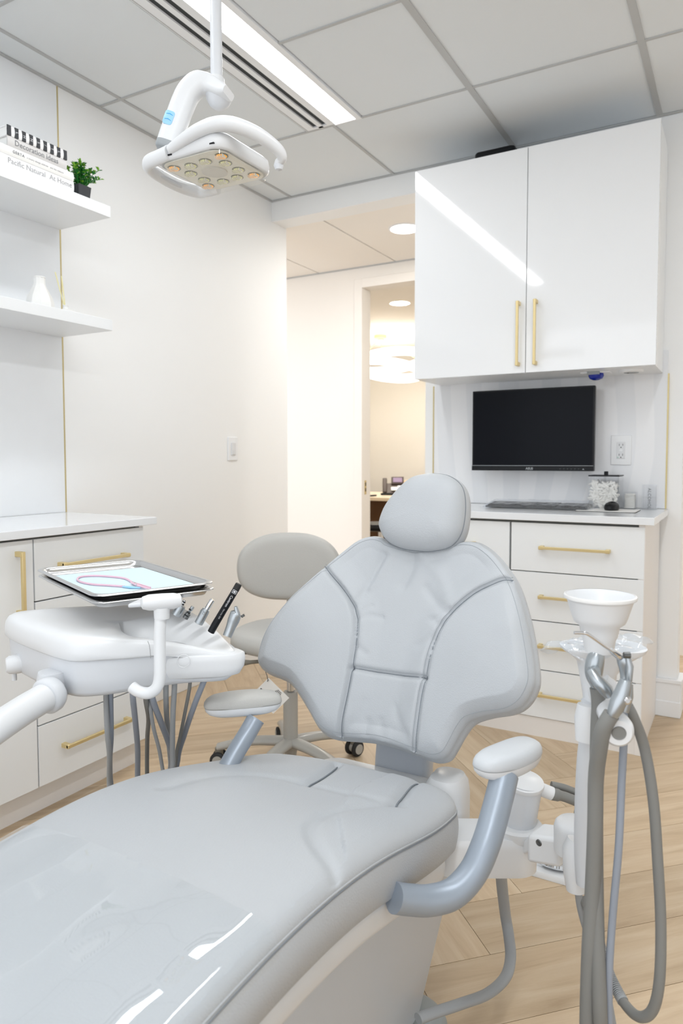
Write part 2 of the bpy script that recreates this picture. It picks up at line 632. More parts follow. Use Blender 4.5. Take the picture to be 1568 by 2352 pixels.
# floor: herringbone planks at 45 degrees on a slab
floor = sbox('floor', -5.2, 3.2, -2.2, 8.6, -.12, -.004, 'joint')
PW = .187
PN = 6
pm = MB()
pl, pw, gp = PW*PN/2, PW/2, .0007
pm.box(-pl+gp, pl-gp, -pw+gp, pw-gp, -.012, 0.0)
pme = pm.bm()
pme.materials.append(M['wood'])
s2 = math.sqrt(.5)
first = None
for a in range(-60, 60):
    for b in range(-8, 9):
        for kind in (0, 1):
            ou, ov = a+PN*b, a-PN*b
            cu, cv = (ou+PN/2, ov+.5) if kind == 0 else (ou+.5, ov+1+PN/2)
            u, v = .739+cu*PW, 1.414+cv*PW
            x, y = (u-v)*s2, (u+v)*s2
            if not (-3.3 < x < 1.5 and -.2 < y < 4.9):
                continue
            o = bpy.data.objects.new('plank', pme)
            COL.objects.link(o)
            o.parent = floor
            o.location = (x, y, 0)
            o.rotation_euler = (0, 0, PI/4 if kind == 0 else 3*PI/4)
office_floor = sbox('floor_office', -5.2, 1.0, 4.9, 8.6, -.004, 0.0, 'wood')

# walls
wl = sbox('wall_left', -2.475, -2.375, -2.2, 3.517, 0, 2.62, 'wall')
wb = sbox('wall_back', -1.431, -.235, 3.38, 3.50, 0, 2.62, 'wall')
wh = sbox('wall_header', -2.375, -1.431, 3.37, 3.50, 2.48, 2.62, 'wall')
wr = sbox('wall_right', 2.25, 2.35, -2.2, 3.37, 0, 2.62, 'wall')
wh2 = sbox('wall_header_right', -.235, 3.1, 3.37, 3.50, 2.48, 2.62, 'wall')
# corridor and the office beyond it
wc = MB()
DX0, DX1, DZ, DY = -2.386, -1.46, 2.35, 4.47
wc.box(-5.2, DX0, DY, DY+.11, 0, 2.6).box(DX1, 3.1, DY, DY+.11, 0, 2.6).box(DX0, DX1, DY, DY+.11, DZ, 2.6)
o = wc.build('wall_corridor', 'wall_warm', smooth=False)
o['kind'] = 'structure'
o = MB().box(DX0-.05, DX0+.012, DY-.012, DY+.12, 0, DZ+.05).box(DX1-.012, DX1+.05, DY-.012, DY+.12, 0, DZ+.05).box(DX0+.012, DX1-.012, DY-.012, DY+.12, DZ-.012, DZ+.05).build('door_1', 'wall_warm', bevel=.002)
o['kind'] = 'structure'
q = MB().box(DX0+.011, DX0+.0145, DY+.03, DY+.055, .88, .98).build('strike_plate', 'brass', o)
q = MB().box(DX0+.014, DX0+.0155, DY+.036, DY+.049, .90, .925).box(DX0+.014, DX0+.0155, DY+.036, DY+.049, .94, .965).build('strike_hole', 'black', o)
sbox('wall_office_back', -5.2, 1.0, 8.35, 8.45, 0, 2.6, 'office_wall')
sbox('wall_office_left', -4.7, -4.6, 4.58, 8.35, 0, 2.6, 'office_wall')
sbox('wall_office_right', -1.2, -1.1, 4.58, 8.35, 0, 2.6, 'office_wall')
sbox('ceiling_office', -4.7, -1.1, 4.58, 8.45, 2.48, 2.58, 'tileW')
sbox('wall_corridor_end', -5.2, -5.1, 3.4, 4.5, 0, 2.6, 'wall_warm')
# corridor ceiling of boards in a grid
cc = sbox('ceiling_corridor', -5.2, 3.1, 3.50, 4.47, 2.50, 2.60, 'grid')
xs = [-5.2, -4.6, -3.96, -3.345, -2.73, -2.115, -1.5, -.885, -.27, .345, .96, 1.6, 2.3, 3.1]
for i in range(len(xs)-1):
    box('ceiling_tile', xs[i]+.006, xs[i+1]-.006, 3.505, 4.455, 2.485, 2.501, 'tileW', cc)
box('grid_edge', -5.2, 3.1, 4.455, 4.47, 2.478, 2.501, 'grid', cc)

# main ceiling: tiles and tee grid
ceil = sbox('ceiling', -2.475, 3.2, -2.2, 3.37, 2.605, 2.70, 'tile')
ys = [-2.2, -1.6, -.975, -.355, .265, .885, 1.505, 2.125, 2.745]
xl = [-2.375, -2.238, -1.737]
xr = [-1.462, -.98, -.354, .27, .9, 1.52, 2.14, 3.2]
tiles = []
for cols in (xl, xr):
    for i in range(len(cols)-1):
        for j in range(len(ys)-1):
            tiles.append((cols[i], cols[i+1], ys[j], ys[j+1]))
last = [-2.375, -2.238, -1.605, -.98, -.354, .27, .9, 1.52, 2.14, 3.2]
for i in range(len(last)-1):
    tiles.append((last[i], last[i+1], 2.745, 3.37))
tmesh = {}
for x0, x1, y0, y1 in tiles:
    k = (round(x1-x0, 3), round(y1-y0, 3))
    if k not in tmesh:
        a, b = k[0]/2-.006, k[1]/2-.005
        me = MB().box(-a, a, -b, b, 0, .012).bm()
        me.materials.append(M['tile'])
        tmesh[k] = me
    o = bpy.data.objects.new('ceiling_tile', tmesh[k])
    COL.objects.link(o)
    o.parent = ceil
    o.location = ((x0+x1)/2, (y0+y1)/2, 2.5935)
for x, w in ((-2.238, .007), (-.98, .0125), (-.354, .0125), (.27, .0125), (.9, .0125), (1.52, .0125), (2.14, .0125)):
    box('grid_runner', x-w, x+w, -2.2, 3.37, 2.589, 2.604, 'grid', ceil)
box('grid_runner', -1.612, -1.598, 2.745, 3.37, 2.589, 2.604, 'grid', ceil)
for y in ys[1:]:
    for a, b in ((-2.375, -1.737), (-1.462, 3.2)) if y < 2.7 else ((-2.375, 3.2),):
        box('grid_runner', a, b, y-.0065, y+.0065, 2.5895, 2.6035, 'grid', ceil)
box('edge_angle', -2.375, -2.360, -2.2, 3.37, 2.588, 2.592, 'grid', ceil)
box('edge_angle', -2.36, 3.2, 3.355, 3.37, 2.588, 2.592, 'grid', ceil)
# air slots beside the strip light
t = thing('slot_diffuser', 'white linear air diffuser with two dark slots beside the ceiling strip light', 'vent', (-1.68, .8, 2.60))
MB().box(-1.735, -1.692, -2.0, 2.735, 2.5885, 2.60).box(-1.668, -1.646, -2.0, 2.735, 2.5885, 2.60).box(-1.622, -1.592, -2.0, 2.735, 2.5885, 2.60).box(-1.692, -1.622, 2.722, 2.735, 2.5885, 2.60).build('frame', 'trimw', t, smooth=False)
for x in (-1.680, -1.634):
    box('slot', x-.012, x+.012, -2.0, 2.722, 2.5955, 2.60, 'slot', t)
box('edge_lip', -1.731, -1.727, -2.0, 2.735, 2.5875, 2.5886, 'grid', t)
t = thing('strip_light', 'long glowing white linear light recessed into the tiled ceiling', 'ceiling light', (-1.536, 1.4, 2.60))
MB().box(-1.592, -1.586, .12, 2.745, 2.586, 2.603).box(-1.487, -1.462, .12, 2.745, 2.586, 2.603).box(-1.586, -1.487, 2.735, 2.745, 2.586, 2.603).box(-1.586, -1.487, .12, .13, 2.586, 2.603).build('frame', 'trimw', t, smooth=False)
box('diffuser', -1.586, -1.487, .13, 2.735, 2.590, 2.600, 'strip', t)
box('housing', -1.592, -1.462, -2.0, .12, 2.588, 2.603, 'trimw', t)

t = thing('strip_light', 'second glowing white linear ceiling light, mirrored in the shiny cover of the chair', 'ceiling light', (0, .1, 2.60))
MB().box(-.055, -.049, -1.6, 1.85, 2.584, 2.603).box(.049, .055, -1.6, 1.85, 2.584, 2.603).box(-.049, .049, 1.84, 1.85, 2.584, 2.603).box(-.049, .049, -1.6, -1.59, 2.584, 2.603).build('frame', 'trimw', t, smooth=False)
box('diffuser', -.049, .049, -1.59, 1.84, 2.5855, 2.6005, 'strip', t)

# baseboards, trims
sbox('baseboard_left', -2.375, -2.357, 1.88, 3.517, 0, .125, 'trimw', .003)
o = MB().box(-2.372, -2.353, 1.88, 3.517, .105, .125).build('baseboard_cap', 'trimw', None, .003)
o['kind'] = 'structure'
bb = sbox('baseboard_right', -.325, -.222, 3.362, 3.38, 0, .15, 'trimw', .002)
MB().box(-.325, -.216, 3.355, 3.385, .15, .168).box(-.325, -.218, 3.358, 3.385, 0, .07).build('moulding', 'trimw', bb, .003)
MB().box(-.235, -.217, 3.38, 3.50, 0, .15).box(-.235, -.213, 3.38, 3.5, .15, .168).build('baseboard_return', 'trimw', bb, .003)
o = sbox('trim_1', -2.3748, -2.3725, 1.921, 1.927, .92, 2.588, 'brass2')
# glossy splash panels
sp = box('splash_panel', -2.3749, -2.3735, -.6, 1.921, .921, 2.588, 'quartz')
sp['kind'] = 'structure'
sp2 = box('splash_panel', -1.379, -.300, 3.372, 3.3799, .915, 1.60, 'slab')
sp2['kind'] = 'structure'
sbox('trim_2', -.300, -.294, 3.370, 3.3799, .915, 1.50, 'brass2')
sbox('trim_3', -1.385, -1.379, 3.370, 3.3799, .915, 1.50, 'brass2')
# light switch
t = thing('light_switch', 'white rocker switch plate on the left wall beyond the counter', 'switch', (-2.375, 2.994, 1.19))
box('plate', -2.375, -2.369, 2.955, 3.035, 1.126, 1.250, 'trimw', t, .002)
box('rocker', -2.3695, -2.364, 2.978, 3.012, 1.155, 1.221, 'plas', t, .0015)
box('slider', -2.3645, -2.362, 2.988, 3.002, 1.160, 1.180, 'plas', t, .001)
# outlet
OX, OZ = -.483, 1.170
t = thing('wall_outlet', 'white double socket plate on the splash panel beside the monitor', 'outlet', (OX, 3.372, OZ))
box('plate', OX-.043, OX+.043, 3.366, 3.3725, OZ-.065, OZ+.067, 'trimw', t, .002)
box('receptacle', OX-.018, OX+.018, 3.363, 3.367, OZ-.037, OZ+.037, 'plas', t, .0015)
for dz in (.022, -.022):
    s = MB()
    s.box(OX-.0085, OX-.0065, 3.3624, 3.3632, OZ+dz-.002, OZ+dz+.007)
    s.box(OX+.0065, OX+.0085, 3.3624, 3.3632, OZ+dz-.002, OZ+dz+.007)
    s.lathe((OX, 3.3632, OZ+dz-.009), [(.0025, 0), (.0025, .0008)], 10, (0, -1, 0))
    s.build('socket_slot', 'inkd', t)
box('reset_button', OX-.006, OX+.006, 3.3618, 3.3632, OZ-.004, OZ+.004, 'trimw', t, .0005)
MB().lathe((OX-.0125, 3.3632, OZ-.031), [(.0018, 0), (.0018, .001)], 10, (0, -1, 0)).build('indicator', mat('green_led', (70, 190, 150), .3, bump=.01), t)

# downlights
for i, (x, y, r, lb) in enumerate(((-1.77, 3.86, .085, 'round recessed downlight glowing in the corridor ceiling'), (-2.634, 5.647, .085, 'round recessed downlight in the office seen through the doorway'))):
    t = thing('downlight', lb, 'ceiling light', (x, y, 2.49))
    MB().lathe((x, y, 2.479), [(r, 0), (r+.012, .003), (r+.012, .006), (r, .006)], 36, cap=False).build('trim_ring', 'trimw', t)
    MB().lathe((x, y, 2.479), [(r, .001), (r, .004)], 36).build('diffuser', 'downl', t)

# ================================================================== CABINETS


def handle(parent, a, b, out, r=.0055, stand=.028, name='handle'):
    """square brass bar from a to b, standing off along out"""
    a, b, o = Vector(a), Vector(b), Vector(out).normalized()
    ax = (b-a).normalized()
    sd = ax.cross(o)
    m = MB()
    c = (a+b)/2 + o*stand
    m.obox(c, ax*((b-a).length/2), o*r, sd*r)
    for p in (a+ax*.008, b-ax*.008):
        m.obox(p+o*stand/2, ax*.008, o*(stand/2+.003), sd*(r+.0015))
    return m.build(name, 'brass', parent, .0012, 2)


# left base cabinet
lc = thing('base_cabinet', 'white base cabinet with brass pulls under the quartz top along the left wall', 'cabinet', (-2.15, 1.1, 0))
box('carcass', -2.37, -1.921, -.6, 1.857, .10, .892, 'carc', lc)
box('side_panel', -2.37, -1.903, 1.858, 1.876, 0.1, .892, 'side', lc, .001)
box('toe_kick', -2.37, -1.95, -.6, 1.87, 0, .10, 'side', lc)
FX = -1.90
zs = [.887, .690, .494, .297, .100]
for k in range(4):
    d = box('drawer', FX-.019, FX, 1.4185, 1.8575+.018, zs[k+1]+.0022, zs[k]-.0022, 'lacq', lc, .001)
    zc_ = (zs[k]+zs[k+1])/2+.008
    handle(d, (FX, 1.502, zc_), (FX, 1.782, zc_), (1, 0, 0))
for y0, y1 in ((.905, 1.4135), (.392, .901), (-.12, .388), (-.6, -.124)):
    d = box('door', FX-.019, FX, y0, y1, .1022, .8848, 'lacq', lc, .001)
    handle(d, (FX, y1-.055, .66), (FX, y1-.055, .855), (1, 0, 0))
o = box('worktop', -2.372, -1.876, -.6, 1.921, .8935, .920, 'quartz', None, .002)
tag(o, 'white quartz worktop on the left cabinet beneath the floating shelves', 'worktop')

# right base cabinet
rc = thing('base_cabinet', 'white drawer cabinet with brass pulls beneath the monitor counter', 'cabinet', (-.85, 3.1, 0))
FY = 2.852
box('carcass', -1.37, -.345, 2.873, 3.365, .081, .884, 'carc', rc)
box('side_panel', -.341, -.318, FY+.004, 3.369, 0, .884, 'side', rc, .001)
box('side_panel', -1.39, -1.371, FY+.004, 3.369, 0, .884, 'side', rc, .001)
box('toe_kick', -1.371, -.341, FY+.008, FY+.03, 0, .079, 'side', rc)
rz = [.876, .677, .479, .279, .081]
for x0, x1 in ((-.827, -.3185), (-1.388, -.831)):
    for k in range(4):
        d = box('drawer', x0+.0018, x1-.0018, FY, FY+.019, rz[k+1]+.002, rz[k]-.002, 'lacq', rc, .001)
        zc_ = (rz[k]+rz[k+1])/2+.002
        xm = (x0+x1)/2
        handle(d, (xm-.134, FY, zc_), (xm+.134, FY, zc_), (0, -1, 0))
o = box('worktop', -1.40, -.286, 2.832, 3.371, .885, .9135, 'quartz', None, .002)
tag(o, 'white quartz counter top beneath the wall monitor', 'worktop')

# wall cabinet
uc = thing('wall_cabinet', 'tall gloss white wall cabinet with two doors above the monitor', 'cabinet', (-.835, 3.2, 1.5))
UZ0, UZ1, UY = 1.503, 2.452, 3.06
box('carcass', -1.350, -.320, UY+.022, 3.3795, UZ0, UZ1, 'lacq', uc, .001)
for x0, x1, hx in ((-1.352, -.834, -.863), (-.8315, -.317, -.789)):
    d = box('door', x0, x1, UY, UY+.02, UZ0, UZ1, 'gloss', uc, .0012)
    handle(d, (hx, UY, 1.532), (hx, UY, 1.806), (0, -1, 0))
# sensor and puck under it
t = thing('motion_sensor', 'cobalt blue domed sensor under the wall cabinet', 'sensor', (-.56, 3.2, 1.503))
box('mount_plate', -.625, -.505, 3.165, 3.225, 1.497, 1.503, 'trimw', t, .002)
MB().lathe((-.565, 3.195, 1.497), [(.030, 0), (.032, -.010), (.026, -.022), (.012, -.028), (.001, -.029)], 28).build('dome', 'navy', t)
box('rear_clip', -.595, -.545, 3.155, 3.165, 1.49, 1.503, 'plasd', t, .001)
t = thing('puck_light', 'shallow white puck light under the right end of the wall cabinet', 'light', (-.42, 3.2, 1.503))
MB().lathe((-.425, 3.20, 1.503), [(.048, 0), (.046, -.008), (.034, -.011), (.033, -.009)], 32, cap=True).build('bezel', 'trimw', t)
MB().lathe((-.425, 3.20, 1.4935), [(.030, 0), (.028, -.002)], 24).build('lens', 'plasd', t)
MB().lathe((-.437, 3.195, 1.4915), [(.004, 0), (.004, -.001)], 12).build('spot', 'black', t)
# black box on top of the cabinet
t = thing('black_speaker', 'low black rounded box lying on top of the wall cabinet', 'speaker', (-1.0, 3.22, 2.452))
m = MB()
for z, sh in ((2.452, 0), (2.497, 0)):
    pass
prof = rrect(.092, .09, .02)
m.loft([[(-1.003+x, 3.215+y, z) for x, y in [(p[0]*k, p[1]*k) for p in prof]] for z, k in ((2.4525, .97), (2.457, 1), (2.498, 1), (2.505, .96))])
m.build('case', 'black', t)
MB().loft([[(-1.003+x*.9, 3.215+y*.9, z) for x, y in prof] for z in (2.5045, 2.5065)]).build('grille', 'rubber', t)
# shelves
for z0, z1, lb in ((2.036, 2.078, 'upper white floating shelf carrying the books'), (1.617, 1.657, 'lower white floating shelf carrying the pale vases')):
    o = box('floating_shelf', -2.3735, -2.09, -.4, 1.923, z0, z1, 'lacq', None, .0015)
    tag(o, lb, 'shelf')

# ================================================================== SHELF THINGS


def book(y0, y1, z0, z1, xs, xb, cover, lab, pages=(236, 232, 224)):
    """book lying flat with its spine towards +X"""
    t = thing('book', lab, 'book', ((xs+xb)/2, (y0+y1)/2, z0), 'books stacked on the upper shelf')
    ct = .0028
    m = MB()
    m.box(xb, xs-.004, y0, y1, z0, z0+ct).box(xb, xs-.004, y0, y1, z1-ct, z1)
    rings = []
    for i in range(7):
        a = -1+2*i/6
        z = (z0+z1)/2+a*(z1-z0)/2
        x = xs-.0035*a*a
        rings.append([(xs-.006, y0, z), (x, y0, z), (x, y1, z), (xs-.006, y1, z)])
    m.loft(rings)
    m.build('cover', cover, t, .0006, 2)
    box('page_block', xb+.004, xs-.005, y0+.004, y1-.004, z0+ct, z1-ct, 'paper', t)
    return t


XS = -2.098
Y_, Z_ = (0, 1, 0), (0, 0, 1)
NX = (1, 0, 0)
cov = {k: mat('book_cover_'+k, c, .45, bump=.03, bscale=300) for k, c in dict(white=(240, 241, 243), ivory=(243, 243, 241), grey=(214, 212, 211), strip=(243, 243, 243)).items()}
b1 = book(1.470, 1.765, 2.0785, 2.1175, XS, -2.33, cov['white'], 'thick white book at the bottom of the stack, spine reads Pacific Natural At Home')
text('title', 'Pacific Natural', .0245, (XS+.0002, 1.503, 2.0925), (Y_, Z_, NX), 'inkl', b1)
text('title', 'At Home', .0245, (XS+.0002, 1.662, 2.0925), (Y_, Z_, NX), 'inkl', b1)
text('publisher_mark', '*', .014, (XS+.0002, 1.748, 2.095), (Y_, Z_, NX), 'inkl', b1)
b2 = book(1.474, 1.765, 2.118, 2.1475, XS, -2.33, cov['ivory'], 'slim white book second from the bottom, spine reads GERTA')
text('title', 'GERTA', .0125, (XS+.0002, 1.522, 2.129), (Y_, Z_, NX), 'ink', b2, spacing=1.2, bold=.0002)
text('subtitle', 'a luxury design address   and the makers', .0088, (XS+.0002, 1.575, 2.130), (Y_, Z_, NX), 'inkl', b2)
b3 = book(1.508, 1.739, 2.148, 2.1825, XS-.004, -2.31, cov['grey'], 'pale grey book third in the stack, spine reads Decoration ideas')
text('title', 'Decoration ideas', .0245, (XS-.0038, 1.533, 2.158), (Y_, Z_, NX), 'ink', b3, spacing=1.0)
b4 = book(1.508, 1.740, 2.183, 2.2155, XS-.004, -2.31, cov['strip'], 'black and white striped book on top of the stack')
yy0, nst = 1.508, 9
wst = (1.740-1.508)/(2*nst-1)
for k in range(nst):
    y = yy0+2*k*wst
    box('stripe', XS-.0075, XS-.0036, y, y+wst, 2.1834, 2.2151, 'inkd', b4)
for k, ch in enumerate('LHNS/TL'):
    y = yy0+2*(k+1)*wst
    text('letter', ch, .0125, (XS-.0034, y+.0035, 2.203), ((0, 0, -1), (0, 1, 0), NX), 'inkw', b4, depth=.0004)

# potted plant
PX_, PY_ = -2.135, 1.822
t = thing('potted_plant', 'small leafy green plant in a black square pot at the end of the books', 'plant', (PX_, PY_, 2.078))
m = MB()
m.loft([[(PX_+x*k, PY_+y*k, z) for x, y in rrect(.029, .029, .005, 3)] for z, k in ((2.0785, .84), (2.124, 1.0), (2.124, .9), (2.118, .88))])
m.build('pot', 'pot', t)
random.seed(11)
leafm = {0: MB(), 1: MB()}
stem = MB()
tips = []
for i in range(26):
    a = random.random()*2*PI
    sp = random.random()
    rr = .012+.055*sp
    hh = .040+.055*(1-sp)*random.uniform(.7, 1.05)+random.uniform(-.008, .012)
    if i < 3:
        rr, a, hh = (.030, .075, .065)[i], (2.2, 1.2, .9)[i], (.098, .052, .075)[i]
    base = Vector((PX_+.012*math.cos(a), PY_+.012*math.sin(a), 2.117))
    tip = Vector((PX_+rr*math.cos(a), PY_+rr*math.sin(a), 2.117+hh))
    mid = (base+tip)/2+Vector((0, 0, .012))
    path = spline([base, mid, tip], 4)
    stem.tube(path, .0011, 5)
    for j, q in enumerate(path[1:]):
        q = Vector(q)
        for k in range(4):
            az = random.random()*2*PI
            el = random.uniform(.1, .9)
            dr = Vector((math.cos(az)*math.cos(el), math.sin(az)*math.cos(el), math.sin(el)))
            L = random.uniform(.011, .018)
            sd = dr.cross(Vector((0, 0, 1))).normalized()*L*.24
            up = sd.cross(dr).normalized()*L*.10
            lf = leafm[1 if (j > 4 and random.random() < .55) or random.random() < .12 else 0]
            lf.add([q, q+dr*L*.35+sd+up, q+dr*L*.75+sd*.8+up, q+dr*L, q+dr*L*.75-sd*.8+up, q+dr*L*.35-sd+up, q+dr*L*.5-up*.4],
                   [(0, 1, 6), (1, 2, 6), (2, 3, 6), (3, 4, 6), (4, 5, 6), (5, 0, 6)])
stem.build('stem', 'leafa', t)
for k in (0, 1):
    q = leafm[k].build('foliage', ('leafa', 'leafb')[k], t)
    q['kind'] = 'stuff'
leafq = q
q['label'] = 'bright yellow-green leaf tips'

# vases and reed diffuser
zt = 1.657
t = thing('vase', 'tall pale vase cut off by the photo edge on the lower shelf', 'vase', (-2.19, 1.445, zt), )
m = MB()
m.lathe((-2.19, 1.445, zt), [(.052, 0), (.060, .004), (.060, .045), (.050, .075), (.030, .115), (.018, .15), (.015, .175), (.012, .175), (.014, .15), (.02, .13)], 40)
m.build('body', 'ceram', t)
MB().lathe((-2.19, 1.445, zt+.172), [(.0155, 0), (.0165, .003), (.0155, .006), (.0125, .006)], 32, cap=False).build('rim', 'ceram', t)
t = thing('vase', 'matte white facetted bottle vase in the middle of the lower shelf', 'vase', (-2.18, 1.675, zt))
m = MB()
m.lathe((-2.18, 1.675, zt), [(.045, 0), (.049, .004), (.049, .022), (.043, .045), (.022, .085), (.0195, .095), (.0195, .113), (.017, .117), (.014, .117), (.015, .09)], 9)
m.build('body', 'ceram', t, .003, angle=25)
MB().lathe((-2.18, 1.675, zt+.112), [(.0185, 0), (.020, .003), (.018, .006), (.014, .005)], 24, cap=False).build('rim', 'ceram', t)
t = thing('reed_diffuser', 'low white scent bottle with pale reeds near the lower shelf end', 'diffuser', (-2.165, 1.765, zt))
dc = (-2.165, 1.772, zt)
MB().lathe(dc, [(.036, 0), (.040, .003), (.039, .010), (.028, .016), (.012, .020), (.009, .028), (.009, .034), (.006, .034), (.006, .026)], 36).build('bottle', 'ceram', t)
MB().lathe((dc[0], dc[1], zt+.031), [(.0098, 0), (.0104, .002), (.0098, .004), (.006, .004)], 24, cap=False).build('neck_ring', 'ceram', t)
for dx, dy, dz in ((0, -.042, .145), (.006, -.020, .135), (-.004, -.036, .138)):
    MB().cyl((dc[0], dc[1], zt+.012), (dc[0]+dx, dc[1]+dy, zt+dz), .0021, seg=6).build('reed', 'reed', t)

# ================================================================== COUNTER THINGS
CZ = .9135
# monitor
t = thing('monitor', 'flat black computer monitor on the splash panel above the counter', 'monitor', (-.85, 3.3, 1.26))
MY = 3.25
x0, x1, z0, z1 = -1.134, -.578, 1.078, 1.453
box('housing', x0, x1, MY, MY+.030, z0, z1, 'black', t, .003)
box('screen', x0+.007, x1-.007, MY-.0012, MY+.001, z0+.026, z1-.007, 'screen', t)
box('chin', x0, x1, MY-.0035, MY+.002, z0, z0+.0215, 'black', t, .001)
box('chin_highlight', x0+.001, x1-.001, MY-.0036, MY-.001, z0+.0225, z0+.0245, 'plasd', t)
text('logo', 'ASUS', .0145, ((x0+x1)/2-.02, MY-.0037, z0+.0055), ((1, 0, 0), (0, 0, 1), (0, -1, 0)), 'plasd', t, bold=.0006)
m = MB()
for k in range(6):
    m.box(x1-.145+k*.016, x1-.141+k*.016, MY-.0040, MY-.0034, z0+.009, z0+.0098)
m.add([(x1-.048, MY-.004, z0+.006), (x1-.038, MY-.004, z0+.006), (x1-.043, MY-.004, z0+.012)], [(0, 1, 2)])
m.build('button_marks', 'plasd', t, smooth=False)
MB().box(-.92, -.80, MY+.03, 3.372, 1.22, 1.34).build('wall_mount', 'black', t, .004)
# keyboard under film
t = thing('keyboard', 'dark keyboard under a crumpled clear cover on the counter', 'keyboard', (-.88, 3.24, CZ))
kx0, kx1, ky0, ky1 = -1.015, -.575, 3.09, 3.225
m = MB()
m.add([(kx0, ky0, CZ+.003), (kx1, ky0, CZ+.003), (kx1, ky1, CZ+.003), (kx0, ky1, CZ+.003), (kx0, ky0, CZ+.009), (kx1, ky0, CZ+.009), (kx1, ky1, CZ+.022), (kx0, ky1, CZ+.022)],
      [(0, 3, 2, 1), (4, 5, 6, 7), (0, 1, 5, 4), (1, 2, 6, 5), (2, 3, 7, 6), (3, 0, 4, 7)])
m.build('body', 'black', t, .003)
kb = MB()
for r in range(5):
    for c in range(21):
        if c in (15,):
            continue
        yy = ky0+.010+r*.024
        xx = kx0+.010+c*.0200
        zz = CZ+.009+(yy-ky0)/(ky1-ky0)*.013
        kb.box(xx, xx+.0175, yy, yy+.0205, zz, zz+.005)
q = kb.build('keys', 'rubber', t, smooth=False)
q['kind'] = 'stuff'
# film
fv, ff = [], []
nx, ny = 60, 22
random.seed(3)
for j in range(ny+1):
    for i in range(nx+1):
        x = kx0-.025+(kx1-kx0+.075)*i/nx
        y = ky0-.012+(ky1-ky0+.03)*j/ny
        inb = max(0, min(1, (x-kx0+.012)/.014))*max(0, min(1, (kx1+.012-x)/.014))*max(0, min(1, (y-ky0+.008)/.012))
        z = CZ+.0025+inb*(.0135+max(0, (y-ky0))/(ky1-ky0)*.014) + (.003*noise.noise(Vector((x*28, y*40, 0)))+.002*abs(noise.noise(Vector((x*70, y*60, 3)))))*(.5+inb)
        fv.append((x, y, max(z, CZ+.0015)))
for j in range(ny):
    for i in range(nx):
        a = j*(nx+1)+i
        ff.append((a, a+1, a+nx+2, a+nx+1))
sheet(fv, ff, 'plastic_cover', 'filmk', t)
# mouse pad and mouse
t = thing('mouse_pad', 'thin white pad with a dark edge under the mouse', 'mouse pad', (-.5, 3.15, CZ))
pad = [(-.610, 3.215), (-.395, 3.222), (-.372, 3.07), (-.385, 3.045), (-.590, 3.055), (-.622, 3.085)]
padr = [(x, y) for x, y in rrect(.118, .088, .012)]
MB().loft([[(-.497+x, 3.135+y, z) for x, y in padr] for z in (CZ, CZ+.002)]).build('base', 'rubber', t)
MB().loft([[(-.497+x*.985, 3.135+y*.985, z) for x, y in padr] for z in (CZ+.002, CZ+.0034)]).build('surface', 'paper', t)
t = thing('mouse', 'small black computer mouse on the pad in front of the cotton jar', 'mouse', (-.483, 3.135, CZ+.0035))
rings = []
mc = (-.483, 3.14)
for k, (s_, z) in enumerate(((.86, .0), (1.0, .006), (1.0, .014), (.93, .022), (.78, .028), (.5, .032), (.1, .033))):
    rings.append([(mc[0]+.030*s_*math.cos(a), mc[1]+.048*s_*math.sin(a)*(1-.1*math.sin(a)), CZ+.0036+z*(1+.12*math.sin(a))) for a in [2*PI*i/32 for i in range(32)]])
MB().loft(rings).build('shell', 'black', t)
MB().lathe((mc[0]-.003, mc[1]-.030, CZ+.031), [(.007, -.003), (.007, .003)], 20, (1, 0, 0)).build('scroll_wheel', 'rubber', t)
# cotton roll jar: clear cylinder-box with black lid
jx, jy = -.530, 3.28
t = thing('cotton_jar', 'clear square jar full of cotton rolls with a thin black lid', 'jar', (jx, jy, CZ))
jo, jh = .061, .142
m = MB()
w_ = .0025
for sx in (-1, 1):
    m.box(jx+sx*jo-w_/2, jx+sx*jo+w_/2, jy-jo, jy+jo, CZ, CZ+jh)
    m.box(jx-jo, jx+jo, jy+sx*jo-w_/2, jy+sx*jo+w_/2, CZ, CZ+jh)
m.box(jx-jo, jx+jo, jy-jo, jy+jo, CZ+.0005, CZ+.004)
m.build('wall', 'acry', t, smooth=False)
box('lid', jx-jo-.003, jx+jo+.003, jy-jo-.003, jy+jo+.003, CZ+jh+.0005, CZ+jh+.006, 'black', t, .001)
box('lid_knob', jx-.008, jx+.008, jy-.008, jy+.008, CZ+jh+.006, CZ+jh+.022, 'black', t, .001)
MB().cyl((jx-.004, jy, CZ+.02), (jx-.004, jy, CZ+jh), .005, seg=16).build('centre_rod', 'acry', t)
random.seed(5)
cot = MB().lathe((0, 0, -.019), [(.003, 0), (.0048, .0008), (.0048, .0372), (.003, .038)], 9).bm()
cot.materials.append(M['cotton'])
cot.polygons.foreach_set('use_smooth', [True]*len(cot.polygons))
for i in range(210):
    o = bpy.data.objects.new('cotton_roll', cot)
    COL.objects.link(o)
    o.parent = t
    side_ = random.random()
    if side_ < .62:
        px_, py_ = random.uniform(-.048, .048), random.uniform(-.052, -.042)
        rot = (random.uniform(-.2, .2)+PI/2*0, random.uniform(-1.5, 1.5), 0)
        rot = (random.uniform(-.25, .25), random.uniform(-PI/2, PI/2), random.uniform(-.2, .2))
    else:
        px_, py_ = random.uniform(-.038, .038), random.uniform(-.035, .04)
        rot = (random.uniform(-1.5, 1.5), random.uniform(-1.5, 1.5), random.uniform(0, 3))
    hz = .020+.088*random.random()+.008*math.sin(px_*90)
    if side_ > .62:
        hz = random.uniform(.085, .112)
    o.location = (px_, py_, hz)
    o.rotation_euler = rot
